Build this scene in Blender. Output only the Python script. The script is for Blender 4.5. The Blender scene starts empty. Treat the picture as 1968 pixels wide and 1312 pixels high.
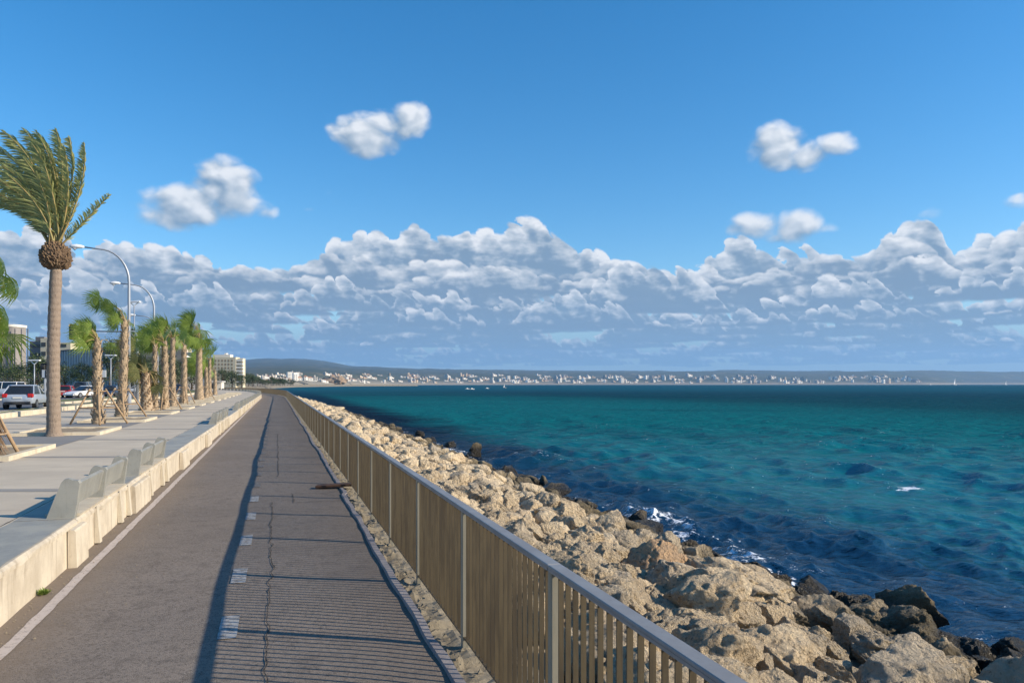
import bpy, bmesh, math, random
import numpy as np
from mathutils import Vector, Matrix, noise
random.seed(7)
rnd = random.Random(11)
R = math.radians
scene = bpy.context.scene
COL = scene.collection
F = 1421.0; CU = 984.0; HV = 738.0; CAMZ = 2.05
WATER_Z = -2.5; PROM = 0.47

# ------------------------------------------------------------------ path frame
D0 = (-0.303, 0.953); N0 = (0.953, 0.303)
S1, BEND = 112.0, R(11.0); BLEN = 90.0
_ax = [0.0]; _ay = [0.0]; _ah = []
def _heading(s):
    h0 = math.atan2(0.303, 0.953)
    if s < S1: return h0
    return h0 + BEND*min(1.0, (s-S1)/BLEN)
_STEP = 1.0; _NS = 420
_cx = np.zeros(_NS+1); _cy = np.zeros(_NS+1)
for i in range(_NS):
    h = _heading((i+.5)*_STEP)
    _cx[i+1] = _cx[i]-math.sin(h)*_STEP; _cy[i+1] = _cy[i]+math.cos(h)*_STEP
def P(s, t, z=0.0):
    """point at distance s along the promenade and t to its right"""
    if s <= S1:
        h = _heading(0); x = -math.sin(h)*s; y = math.cos(h)*s
    else:
        f = min(s, _NS-1)/_STEP; i = int(f); f -= i
        x = _cx[i]*(1-f)+_cx[i+1]*f; y = _cy[i]*(1-f)+_cy[i+1]*f
        x += -math.sin(_heading(s))*max(0, s-(_NS-1)); y += math.cos(_heading(s))*max(0, s-(_NS-1))
    h = _heading(s)
    return Vector((x+math.cos(h)*t, y+math.sin(h)*t, z))
def PIX(u, v, z=0.0):
    """the world point on the level z that the photograph shows at (u, v)"""
    Y = F*(CAMZ-z)/(v-HV); return Vector(((u-CU)*Y/F, Y, z))
def XY(u, Y, z=0.0): return Vector(((u-CU)*Y/F, Y, z))
def ZAT(v, Y): return CAMZ-(v-HV)*Y/F
def ST(x, y):
    return (-.303*x+.953*y, .953*x+.303*y)

# ------------------------------------------------------------------ object helpers
def tag(o, label=None, cat=None, group=None, kind=None):
    if label: o['label'] = label
    if cat: o['category'] = cat
    if group: o['group'] = group
    if kind: o['kind'] = kind
    return o
def empty(name, loc, rz=0.0, label=None, cat=None, group=None):
    o = bpy.data.objects.new(name, None); COL.objects.link(o)
    o.location = loc; o.rotation_euler = (0, 0, rz); o.empty_display_size = .2
    return tag(o, label, cat, group)
def mesh_obj(name, verts, faces, mats, parent=None, midx=None, smooth=False, loc=None):
    me = bpy.data.meshes.new(name)
    me.from_pydata([tuple(v) for v in verts], [], faces)
    if not isinstance(mats, (list, tuple)): mats = [mats]
    for m in mats: me.materials.append(m)
    if midx is not None: me.polygons.foreach_set('material_index', midx)
    if smooth: me.polygons.foreach_set('use_smooth', [True]*len(me.polygons))
    me.update()
    o = bpy.data.objects.new(name, me); COL.objects.link(o)
    if parent: o.parent = parent
    if loc is not None: o.location = loc
    return o
class MB:
    """collects shapes into one mesh"""
    def __init__(s): s.v = []; s.f = []; s.m = []
    def add(s, vs, fs, m=0):
        b = len(s.v); s.v += [Vector(v) for v in vs]; s.f += [tuple(b+i for i in f) for f in fs]; s.m += [m]*len(fs)
        return s
    def box(s, x0, x1, y0, y1, z0, z1, m=0, M=None):
        vs = [Vector((x, y, z)) for z in (z0, z1) for x, y in ((x0, y0), (x1, y0), (x1, y1), (x0, y1))]
        if M: vs = [M @ v for v in vs]
        return s.add(vs, [(0,3,2,1),(4,5,6,7),(0,1,5,4),(1,2,6,5),(2,3,7,6),(3,0,4,7)], m)
    def bevbox(s, x0, x1, y0, y1, z0, z1, b=.01, m=0, M=None):
        bm = bmesh.new(); bmesh.ops.create_cube(bm, size=1)
        for v in bm.verts: v.co = Vector(((x0+x1)/2+v.co.x*(x1-x0), (y0+y1)/2+v.co.y*(y1-y0), (z0+z1)/2+v.co.z*(z1-z0)))
        bmesh.ops.bevel(bm, geom=list(bm.edges), offset=b, segments=1, affect='EDGES', profile=.5)
        bm.verts.ensure_lookup_table()
        vs = [v.co.copy() for v in bm.verts]; bm.verts.index_update()
        fs = [tuple(v.index for v in f.verts) for f in bm.faces]; bm.free()
        if M: vs = [M @ v for v in vs]
        return s.add(vs, fs, m)
    def tube(s, pts, rad, n=8, m=0, cap=True):
        pts = [Vector(p) for p in pts]
        rads = rad if isinstance(rad, (list, tuple)) else [rad]*len(pts)
        vs = []; fs = []; up = None
        for i, p in enumerate(pts):
            d = (pts[min(i+1, len(pts)-1)]-pts[max(i-1, 0)]).normalized()
            if up is None:
                up = Vector((0, 0, 1)) if abs(d.z) < .9 else Vector((1, 0, 0))
            a = d.cross(up).normalized(); up2 = a.cross(d).normalized(); up = up2
            for k in range(n):
                q = 2*math.pi*k/n; vs.append(p+(a*math.cos(q)+up2*math.sin(q))*rads[i])
        for i in range(len(pts)-1):
            for k in range(n):
                fs.append((i*n+k, i*n+(k+1) % n, (i+1)*n+(k+1) % n, (i+1)*n+k))
        if cap: fs.append(tuple(range(n))[::-1]); fs.append(tuple((len(pts)-1)*n+k for k in range(n)))
        return s.add(vs, fs, m)
    def prism(s, poly, a, b, m=0, M=None):
        """poly in (x,z), extruded in y from a to b"""
        n = len(poly); vs = [Vector((x, a, z)) for x, z in poly]+[Vector((x, b, z)) for x, z in poly]
        if M: vs = [M @ v for v in vs]
        fs = [tuple(range(n)), tuple(range(n, 2*n))[::-1]]+[(i, n+i, n+(i+1) % n, (i+1) % n) for i in range(n)]
        return s.add(vs, fs, m)
    def build(s, name, mats, parent=None, smooth=False, loc=None):
        return mesh_obj(name, s.v, s.f, mats, parent, s.m, smooth, loc)
def fix_normals(o):
    bm = bmesh.new(); bm.from_mesh(o.data); bmesh.ops.recalc_face_normals(bm, faces=bm.faces); bm.to_mesh(o.data); bm.free(); return o
def copy_tree(o, parent=None):
    c = o.copy(); COL.objects.link(c)
    if parent: c.parent = parent
    for ch in [q for q in list(o.children)]: copy_tree(ch, c)
    return c
def strip(name, s_list, t_list, zfun, mat, kind='structure', smooth=False, jitter=None):
    """a sheet over the (s,t) frame; t_list entries may be functions of s"""
    vs = []; nt = len(t_list)
    for s_ in s_list:
        for j, t_ in enumerate(t_list):
            t = t_(s_) if callable(t_) else t_
            vs.append(P(s_, t, zfun(s_, t) if callable(zfun) else zfun))
    fs = [(i*nt+j, i*nt+j+1, (i+1)*nt+j+1, (i+1)*nt+j) for i in range(len(s_list)-1) for j in range(nt-1)]
    o = mesh_obj(name, vs, fs, mat, smooth=smooth)
    if kind: o['kind'] = kind
    return o
def frange(a, b, st):
    n = max(1, int(round((b-a)/st))); return [a+(b-a)*i/n for i in range(n+1)]

# ------------------------------------------------------------------ node helper
class NV:
    """arithmetic on node sockets"""
    def __init__(s, nt, v): s.nt = nt; s.v = v
    def _m(s, op, *a):
        n = s.nt.nodes.new('ShaderNodeMath'); n.operation = op
        for i, q in enumerate((s,)+a):
            q = q.v if isinstance(q, NV) else q
            if isinstance(q, (int, float)): n.inputs[i].default_value = q
            else: s.nt.links.new(q, n.inputs[i])
        return NV(s.nt, n.outputs[0])
    def __add__(s, o): return s._m('ADD', o)
    __radd__ = __add__
    def __sub__(s, o): return s._m('SUBTRACT', o)
    def __rsub__(s, o): return (s*-1.0)+o
    def __mul__(s, o): return s._m('MULTIPLY', o)
    __rmul__ = __mul__
    def __truediv__(s, o): return s._m('DIVIDE', o)
    def max(s, o): return s._m('MAXIMUM', o)
    def min(s, o): return s._m('MINIMUM', o)
    def pow(s, o): return s._m('POWER', o)
    def abs(s): return s._m('ABSOLUTE')
    def clamp(s): return s.max(0.0).min(1.0)
    def ss(s, a, b):
        n = s.nt.nodes.new('ShaderNodeMapRange'); n.interpolation_type = 'SMOOTHSTEP'
        s.nt.links.new(s.v, n.inputs[0])
        for i, q in ((1, a), (2, b)):
            q = q.v if isinstance(q, NV) else q
            if isinstance(q, (int, float)): n.inputs[i].default_value = q
            else: s.nt.links.new(q, n.inputs[i])
        return NV(s.nt, n.outputs[0])
    def lin(s, a, b, c=0.0, d=1.0):
        n = s.nt.nodes.new('ShaderNodeMapRange'); s.nt.links.new(s.v, n.inputs[0])
        for i, q in zip((1, 2, 3, 4), (a, b, c, d)): n.inputs[i].default_value = q
        return NV(s.nt, n.outputs[0])
def vec(nt, x, y, z):
    n = nt.nodes.new('ShaderNodeCombineXYZ')
    for i, q in enumerate((x, y, z)):
        if isinstance(q, NV): nt.links.new(q.v, n.inputs[i])
        else: n.inputs[i].default_value = q
    return n.outputs[0]
def tnoise(nt, co, scale, detail=4.0, rough=.5, dist=0.0, out=0):
    n = nt.nodes.new('ShaderNodeTexNoise'); n.inputs['Scale'].default_value = scale
    n.inputs['Detail'].default_value = detail; n.inputs['Roughness'].default_value = rough; n.inputs['Distortion'].default_value = dist
    if co is not None: nt.links.new(co, n.inputs['Vector'])
    return NV(nt, n.outputs[out])
def tvor(nt, co, scale, detail=0.0, feature='F1', rnd_=1.0, out='Distance', smooth=.4):
    n = nt.nodes.new('ShaderNodeTexVoronoi'); n.feature = feature; n.inputs['Scale'].default_value = scale
    n.inputs['Randomness'].default_value = rnd_
    if feature == 'SMOOTH_F1': n.inputs['Smoothness'].default_value = smooth
    if detail: n.inputs['Detail'].default_value = detail
    if co is not None: nt.links.new(co, n.inputs['Vector'])
    return NV(nt, n.outputs[out])
def mixc(nt, f, a, b):
    n = nt.nodes.new('ShaderNodeMix'); n.data_type = 'RGBA'; n.clamp_factor = True
    if isinstance(f, NV): nt.links.new(f.v, n.inputs[0])
    else: n.inputs[0].default_value = f
    for q, i in ((a, 6), (b, 7)):
        if isinstance(q, (tuple, list)): n.inputs[i].default_value = (q[0], q[1], q[2], 1)
        else: nt.links.new(q, n.inputs[i])
    return n.outputs[2]
def new_mat(name):
    m = bpy.data.materials.new(name); m.use_nodes = True; nt = m.node_tree
    return m, nt, nt.nodes['Principled BSDF']
def coords(nt, kind='Object'):
    if kind == 'World':
        return nt.nodes.new('ShaderNodeNewGeometry').outputs['Position']
    return nt.nodes.new('ShaderNodeTexCoord').outputs[kind]
def sepxyz(nt, co):
    n = nt.nodes.new('ShaderNodeSeparateXYZ'); nt.links.new(co, n.inputs[0]); return [NV(nt, n.outputs[i]) for i in range(3)]
def bump(nt, h, strength, dist=.02, prev=None):
    b = nt.nodes.new('ShaderNodeBump'); b.inputs['Strength'].default_value = strength; b.inputs['Distance'].default_value = dist
    nt.links.new(h.v if isinstance(h, NV) else h, b.inputs['Height'])
    if prev is not None: nt.links.new(prev, b.inputs['Normal'])
    return b.outputs[0]
def simple(name, c1, c2=None, scale=3.0, rough=.7, bs=.3, bscale=30.0, bd=.01, metal=0.0, spec=.5, kind='World', var=.5, rand=0.0):
    """two-tone noisy surface with fine grain"""
    m, nt, b = new_mat(name); co = coords(nt, kind)
    c2 = c2 or tuple(.75*q for q in c1)
    n1 = tnoise(nt, co, scale, 5, .6); c = mixc(nt, n1.ss(.5-var/2, .5+var/2), c1, c2)
    fine = tnoise(nt, co, bscale, 4, .6)
    if rand:
        oi = nt.nodes.new('ShaderNodeObjectInfo'); hs = nt.nodes.new('ShaderNodeHueSaturation')
        nt.links.new(c, hs.inputs['Color']); v = NV(nt, oi.outputs['Random'])*(2*rand)+(1-rand)
        nt.links.new(v.v, hs.inputs['Value']); c = hs.outputs[0]
    nt.links.new(c, b.inputs['Base Color'])
    b.inputs['Roughness'].default_value = rough; b.inputs['Metallic'].default_value = metal
    b.inputs['Specular IOR Level'].default_value = spec
    if bs: nt.links.new(bump(nt, fine, bs, bd), b.inputs['Normal'])
    return m
# ------------------------------------------------------------------ camera, sun, sky
cam = bpy.data.cameras.new('camera'); camo = bpy.data.objects.new('camera', cam); COL.objects.link(camo)
camo.location = (0, 0, CAMZ); camo.rotation_euler = (R(90), 0, 0)
cam.sensor_width = 36; cam.lens = 36*F/1968.0; cam.shift_y = (HV-656.0)/1968.0; cam.shift_x = 0
cam.clip_start = .05; cam.clip_end = 60000
scene.camera = camo
SUN_EL = R(26.4); SH = Vector((-.983, .18, 0)).normalized()      # horizontal direction in which shadows fall
tosun = Vector((-SH.x*math.cos(SUN_EL), -SH.y*math.cos(SUN_EL), math.sin(SUN_EL)))
sl = bpy.data.lights.new('sun', 'SUN'); sl.energy = 5.0; sl.angle = R(.5); sl.color = (1, .87, .69)
so = bpy.data.objects.new('sun', sl); COL.objects.link(so); so.rotation_euler = tosun.to_track_quat('Z', 'Y').to_euler()
vs_ = scene.view_settings
vs_.view_transform = 'Standard'; vs_.look = 'None'; vs_.gamma = 1; vs_.use_curve_mapping = False; vs_.exposure = .52
scene.display_settings.display_device = 'sRGB'
w = bpy.data.worlds.new('World'); scene.world = w; w.use_nodes = True; nt = w.node_tree
bg = nt.nodes['Background']; bg.inputs[1].default_value = .12
sky = nt.nodes.new('ShaderNodeTexSky'); sky.sky_type = 'NISHITA'; sky.sun_disc = False
sky.sun_elevation = SUN_EL; sky.sun_rotation = math.atan2(tosun.x, tosun.y)
sky.altitude = 0; sky.air_density = 1.0; sky.dust_density = .25; sky.ozone_density = 3.0
hs = nt.nodes.new('ShaderNodeHueSaturation'); hs.inputs['Saturation'].default_value = 1.36; hs.inputs['Hue'].default_value = .498; hs.inputs['Value'].default_value = 1.08
nt.links.new(sky.outputs[0], hs.inputs['Color'])
geo = nt.nodes.new('ShaderNodeTexCoord').outputs['Generated']
gx, gy, gz = sepxyz(nt, geo)
K_ = 14.21
A = gx._m('ARCTAN2', gy)*K_
E = gz/((gx*gx+gy*gy)._m('SQRT').max(.02))*K_
def pa(u): return math.atan((u-CU)/F)*K_
def pe(v, u=984): return (HV-v)/math.hypot(F, u-CU)*K_
S_ = 6.3   # cloud radiance scale against the sky strength (white cloud = 1 / strength)
BRIGHT = (.93*S_, .93*S_, .94*S_); MID = (.53*S_, .59*S_, .66*S_); DARK = (.215*S_, .31*S_, .43*S_)
HAZEC = (.22*S_, .42*S_, .63*S_)
def density(a, e, seed, wx, wy, det=5.0, wrp=.35, lump=True):
    co = vec(nt, a*(1/wx)+seed*7.0, e*(1/wy)+seed*3.0, 0.0)
    if wrp:
        wn = nt.nodes.new('ShaderNodeTexNoise'); wn.noise_dimensions = '2D'; wn.inputs['Scale'].default_value = 1.3; wn.inputs['Detail'].default_value = 1
        nt.links.new(co, wn.inputs['Vector'])
        vm = nt.nodes.new('ShaderNodeVectorMath'); vm.operation = 'MULTIPLY_ADD'
        nt.links.new(wn.outputs['Color'], vm.inputs[0]); vm.inputs[1].default_value = (wrp,)*3; nt.links.new(co, vm.inputs[2]); co = vm.outputs[0]
    f = n2d(co, 1.0, det, .56)
    v = tvor(nt, co, 1.7, 1.5)
    for n in nt.nodes:
        if n.type == 'TEX_VORONOI': n.voronoi_dimensions = '2D'
    return f*.75+(1.0-v)*.32
def n2d(co, sc, det, rough):
    r = tnoise(nt, co, sc, det, rough); nt.nodes[-1].noise_dimensions = '2D'; return r
def curve(x, pts, lo, hi):
    """piecewise-linear function of x through pts, x in [lo,hi]"""
    n = nt.nodes.new('ShaderNodeFloatCurve'); c = n.mapping.curves[0]
    ps = [((a-lo)/(hi-lo), b) for a, b in pts]
    c.points[0].location = ps[0]; c.points[1].location = ps[-1]
    for p in ps[1:-1]: c.points.new(*p)
    n.mapping.update()
    nt.links.new(((x-lo)/(hi-lo)).clamp().v, n.inputs['Value']); return NV(nt, n.outputs[0])
col = hs.outputs[0]
# pale horizon air
col = mixc(nt, E.ss(2.0, .2)*.85, col, HAZEC)
def layer(col, alpha, L, far):
    c = mixc(nt, L.ss(.0, .55), DARK, MID); c = mixc(nt, L.ss(.42, .98), c, BRIGHT)
    if far: c = mixc(nt, far, c, HAZEC)
    return mixc(nt, alpha, col, c)
# small thin clouds on their own, high up:  (u, v, ru, rv, weight)
blobs = [(700,262,52,34,1.0),(745,240,55,26,.9),(790,228,36,27,1.0),(715,285,45,22,.6),
         (372,398,80,36,1.0),(432,362,50,48,1.05),(465,392,55,30,.7),(500,408,48,20,.45),(340,420,62,22,.8),
         (640,380,34,20,.22),(602,402,40,12,.1),
         (1490,283,46,38,1.0),(1540,300,60,30,.75),(1608,276,42,24,.8),(1500,318,50,20,.5),
         (1450,436,48,26,.72),(1535,436,40,30,.9),(1512,456,60,12,.45),(1590,440,40,14,.4),
         (1795,405,50,26,.12),(1955,388,40,20,.35),(855,268,36,14,.12)]
def blobfield(a, e):
    f = None
    for (u, v, ru, rv, wgt) in blobs:
        k = F/math.hypot(F, u-CU)
        dx = (a-pa(u))*(96.0/(ru*k*k)); dy = (e-pe(v, u))*(98.0/(rv*k))
        g = (1.0-(dx*dx+dy*dy)*.42).max(-1.2)+(wgt-1.0)*.8
        f = g if f is None else f.max(g)
    return f
n1 = density(A, E, 3.1, 1.0, .75, 6.0, .3); n2 = density(A+.14, E+.13, 3.1, 1.0, .75, 3.0, .3)
bf = blobfield(A, E)
d1 = bf*1.0+(n1-.58)*1.2-.12
al = d1.ss(.0, .58)
Lb = (n1-n2)*1.5+.40+(bf-blobfield(A+.10, E+.20))*.75+d1*.12
col = layer(col, al*.95, Lb, .10)
# the bank along the horizon: rows of cumulus, each with a ragged lumpy top and a flat shaded base, the far low ones first
def v1d(x, sc):
    n = nt.nodes.new('ShaderNodeTexVoronoi'); n.voronoi_dimensions = '1D'; n.feature = 'SMOOTH_F1'; n.inputs['Smoothness'].default_value = .25; n.inputs['Scale'].default_value = sc
    nt.links.new(x.v, n.inputs['W']); return NV(nt, n.outputs['Distance'])
def cumulus_row(col, bv, hp, wu, cov, far, seed, env=None, gain=1.0, soft=.035):
    eb = pe(bv); H = hp/100.0; w_ = wu
    sway = n2d(vec(nt, A*(.35/w_)+seed, seed, 0), 1.0, 1, .5)-.5
    co = vec(nt, A*(.80/w_)+seed*7.0, E*(1.45/w_)+seed*3.0, 0)
    # ragged outline: coordinates pushed about by small billows
    f1 = n2d(co, 1.9, 5, .58); f2 = n2d(vec(nt, A*(.80/w_)+seed*7.0+.09, E*(1.45/w_)+seed*3.0+.10, 0), 1.9, 3, .58)
    x = A*(.72/w_)+seed*1.7+(f1-.5)*.30
    y0_ = E*(1/w_)
    big = n2d(vec(nt, A*(.42/w_)+seed*5.0, 0.0, 0), 1.0, 0, .5)
    l1 = v1d(x, 1.7); l2 = v1d(x+y0_*.35, 5.2)
    lobes = (1.0-l1*l1*4.4).max(0.0).pow(.5)*.62+(1.0-l2*l2*4.2).max(0.0).pow(.5)*.34
    top = ((big-.5)*4.6+cov-.50)+lobes+(f1-.5)*.55
    if env is not None: top = top*.34+env-.02
    top = top*H*gain
    y = E-(eb+sway*H*.5)
    d = top-y
    base = (y+(f1-.5)*H*.22+.02).ss(-.05*H, .06*H)
    a_ = d.ss(0.0, soft+.03*H)*base
    yr = y/(top.max(.12*H))
    L = yr.max(0.0).min(1.1)*.72+(f1-f2)*2.0+(1.0-d.ss(0.0, H*.45))*.22-.06-(l1*.55)
    return layer(col, a_*.97, L, far)
rows = [  # base v, height px, width unit, cover, haze, seed
    (702, 16, .34, .62, .66, 1.7), (696, 20, .42, .55, .58, 9.3), (688, 24, .52, .60, .50, 4.4), (679, 28, .60, .55, .44, 23.1), (668, 32, .70, .60, .36, 31.7),
    (656, 38, .80, .55, .30, 14.2), (642, 44, .92, .60, .24, 47.9), (626, 50, 1.05, .58, .18, 59.2), (607, 58, 1.2, .62, .13, 65.5), (586, 58, 1.3, .70, .08, 18.6)]
for (bv, hp, wu, cov, far, seed) in rows: col = cumulus_row(col, bv, hp, wu, cov, far, seed)
# the tallest heads stand behind the front rows: their outline is the outline of the bank
top = curve(A, [(pa(-600), .30), (pa(0), .02), (pa(120), .24), (pa(300), .46), (pa(400), .46), (pa(500), .16), (pa(560), .10), (pa(640), .42), (pa(760), .58),
                (pa(830), 1.02), (pa(960), 1.12), (pa(1080), .86), (pa(1200), .52), (pa(1290), .28), (pa(1400), .20), (pa(1540), .52), (pa(1620), .34),
                (pa(1680), .74), (pa(1740), .98), (pa(1810), .70), (pa(1880), .16), (pa(1968), .24), (pa(2500), .5)], pa(-600), pa(2500))
heads = [(572, 112, 1.25, .15, .05, 83.1, top*1.05), (560, 84, 1.35, .10, .04, 95.9, top*.72), (566, 60, 1.2, .12, .05, 12.6, top*.62)]
front = [(600, 50, 1.1, .42, .10, 5.5), (628, 40, .95, .36, .16, 77.2)]
for (bv, hp, wu, cov, far, seed, env) in heads: col = cumulus_row(col, bv, hp, wu, cov, far, seed, env)
for (bv, hp, wu, cov, far, seed) in front: col = cumulus_row(col, bv, hp, wu, cov, far, seed)
nt.links.new(col, bg.inputs[0])
w.cycles.sampling_method = 'MANUAL'; w.cycles.sample_map_resolution = 512
# ------------------------------------------------------------------ materials
M = {}
def asphalt():
    m, nt, b = new_mat('asphalt'); co = coords(nt, 'World')
    big = tnoise(nt, co, .45, 4, .6); mid = tnoise(nt, co, 5.0, 5, .65)
    grain = tvor(nt, co, 95.0); g2 = tnoise(nt, co, 160.0, 2, .6)
    c = mixc(nt, big.ss(.36, .64), (.170, .138, .110), (.210, .172, .138))
    c = mixc(nt, mid.ss(.48, .66)*.5, c, (.090, .072, .058))
    g3 = tnoise(nt, co, 34.0, 4, .85); c = mixc(nt, g3.ss(.49, .60)*.72, c, (.055, .045, .037)); c = mixc(nt, g2.ss(.52, .64)*.6, c, (.33, .285, .235))
    c = mixc(nt, (1.0-grain).ss(.50, .90)*.22, c, (.04, .036, .034))
    # brown dust along the wall side
    x, y, z = sepxyz(nt, co); t = x*.953+y*.303
    dust = (t*-1.0+(mid-.5)*.9+(big-.5)*.8).ss(1.45, 2.15)
    c = mixc(nt, dust*.65, c, (.205, .160, .118))
    fence_side = (t+(big-.5)*1.2).ss(.1, 1.0)  # asphalt goes a darker brown towards the fence side
    c = mixc(nt, fence_side*.30, c, (.110, .088, .070))
    nt.links.new(c, b.inputs['Base Color']); b.inputs['Roughness'].default_value = .88; b.inputs['Specular IOR Level'].default_value = .3
    h = g2*.5+(1.0-grain)*.7
    nt.links.new(bump(nt, h, .42, .006), b.inputs['Normal']); return m
M['asphalt'] = asphalt()
def stained(name, c1, c2, c3, rough=.8, sc=2.0, streak=True, bs=.35, spec=.3):
    """weathered concrete: clouds of tone, runs of dirt down the faces, pitting"""
    m, nt, b = new_mat(name); co = coords(nt, 'World'); x, y, z = sepxyz(nt, co)
    a = tnoise(nt, co, sc, 6, .65); c = mixc(nt, a.ss(.35, .65), c1, c2)
    if streak:
        st = tnoise(nt, vec(nt, x*7.0, y*7.0, z*.7), 1.0, 4, .7)
        c = mixc(nt, st.ss(.52, .72)*.65, c, c3)
    f = tnoise(nt, co, 22.0, 5, .7); c = mixc(nt, f.ss(.56, .74)*.5, c, c3)
    nt.links.new(c, b.inputs['Base Color']); b.inputs['Roughness'].default_value = rough; b.inputs['Specular IOR Level'].default_value = spec
    g = tnoise(nt, co, 60.0, 4, .7)+a*.6
    nt.links.new(bump(nt, g, bs, .01), b.inputs['Normal']); return m
M['wall'] = stained('wall_concrete', (.57, .50, .385), (.45, .385, .29), (.30, .245, .18))
M['bench'] = stained('bench_concrete', (.55, .49, .38), (.48, .42, .32), (.36, .31, .25))
M['bench_paint'] = stained('bench_paint', (.29, .285, .25), (.24, .24, .215), (.17, .16, .135), rough=.6, sc=4.0, bs=.15, spec=.5)
M['walltop'] = stained('wall_top', (.35, .335, .28), (.25, .25, .225), (.44, .39, .30), rough=.6, sc=1.7, streak=False, spec=.5)
M['kerb'] = stained('kerb_stone', (.62, .55, .42), (.52, .45, .33), (.38, .32, .24))
def promenade_mat():
    m, nt, b = new_mat('promenade_paving'); co = coords(nt, 'World'); x, y, z = sepxyz(nt, co)
    a = tnoise(nt, co, .5, 5, .65); c = mixc(nt, a.ss(.36, .64), (.54, .465, .355), (.46, .395, .305))
    st = tnoise(nt, vec(nt, x*.5, y*3.0, z), 1.0, 5, .65); c = mixc(nt, st.ss(.52, .72)*.5, c, (.38, .32, .245))
    f = tnoise(nt, co, 30.0, 4, .7); c = mixc(nt, f.ss(.58, .72)*.35, c, (.27, .24, .20))
    nt.links.new(c, b.inputs['Base Color']); b.inputs['Roughness'].default_value = .8; b.inputs['Specular IOR Level'].default_value = .3
    nt.links.new(bump(nt, f+a, .2, .006), b.inputs['Normal']); return m
M['prom'] = promenade_mat()
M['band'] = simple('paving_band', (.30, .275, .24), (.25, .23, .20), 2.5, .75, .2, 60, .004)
M['slab'] = simple('grey_slab', (.235, .22, .20), (.195, .185, .17), 1.2, .75, .2, 60, .004)
M['soil'] = simple('soil', (.33, .26, .17), (.23, .17, .11), 3.0, .95, .6, 25, .03)
M['grass'] = simple('verge_grass', (.10, .13, .035), (.17, .16, .06), 1.4, .95, .8, 14, .05)
M['road'] = simple('road_asphalt', (.115, .11, .105), (.14, .135, .128), .3, .85, .2, 60, .005)
M['land'] = simple('land', (.20, .18, .12), (.13, .13, .08), .02, .95, .2, .3, .5)
M['paint'] = None
def worn_paint(name, c1, under, wear):
    m, nt, b = new_mat(name); co = coords(nt, 'World')
    a = tnoise(nt, co, 14.0, 6, .75); f = tnoise(nt, co, 120.0, 3, .7)
    c = mixc(nt, (a*.7+f*.45).ss(wear-.08, wear+.08), c1, under)
    nt.links.new(c, b.inputs['Base Color']); b.inputs['Roughness'].default_value = .8; b.inputs['Specular IOR Level'].default_value = .3
    nt.links.new(bump(nt, tnoise(nt, co, 150.0, 2, .6), .35, .005), b.inputs['Normal']); return m
M['line'] = worn_paint('white_line', (.47, .41, .37), (.16, .135, .115), .66)
M['dash'] = worn_paint('lane_dash', (.33, .33, .32), (.13, .115, .10), .60)
M['mark'] = worn_paint('worn_mark', (.28, .27, .25), (.13, .115, .10), .50)
M['crack'] = simple('crack_dirt', (.028, .024, .02), (.05, .04, .03), 8, .95, .3)
def metal(name, c1, c2, rough, metallic, sc=6.0, vert=True, bs=.08):
    m, nt, b = new_mat(name); co = coords(nt, 'World'); x, y, z = sepxyz(nt, co)
    a = tnoise(nt, vec(nt, x*9.0, y*9.0, z*1.2) if vert else co, 1.0 if vert else sc, 5, .7)
    c = mixc(nt, a.ss(.36, .66), c1, c2); g = tnoise(nt, co, 70.0, 4, .7)
    c = mixc(nt, g.ss(.58, .74)*.4, c, tuple(.55*q for q in c2))
    nt.links.new(c, b.inputs['Base Color']); b.inputs['Metallic'].default_value = metallic
    r = (a*.3+(rough-.15)); nt.links.new(r.v, b.inputs['Roughness'])
    nt.links.new(bump(nt, g, bs, .004), b.inputs['Normal']); return m
M['bars'] = metal('bronze_bars', (.128, .098, .056), (.070, .053, .032), .5, .25)
M['post'] = metal('galvanised_post', (.30, .275, .21), (.24, .22, .165), .55, .25)
M['rail'] = metal('handrail_steel', (.285, .28, .27), (.235, .23, .225), .5, .2, 3.0, False)
M['rust'] = metal('rust', (.09, .045, .025), (.05, .028, .018), .85, .0, 8.0, False, .5)
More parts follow.
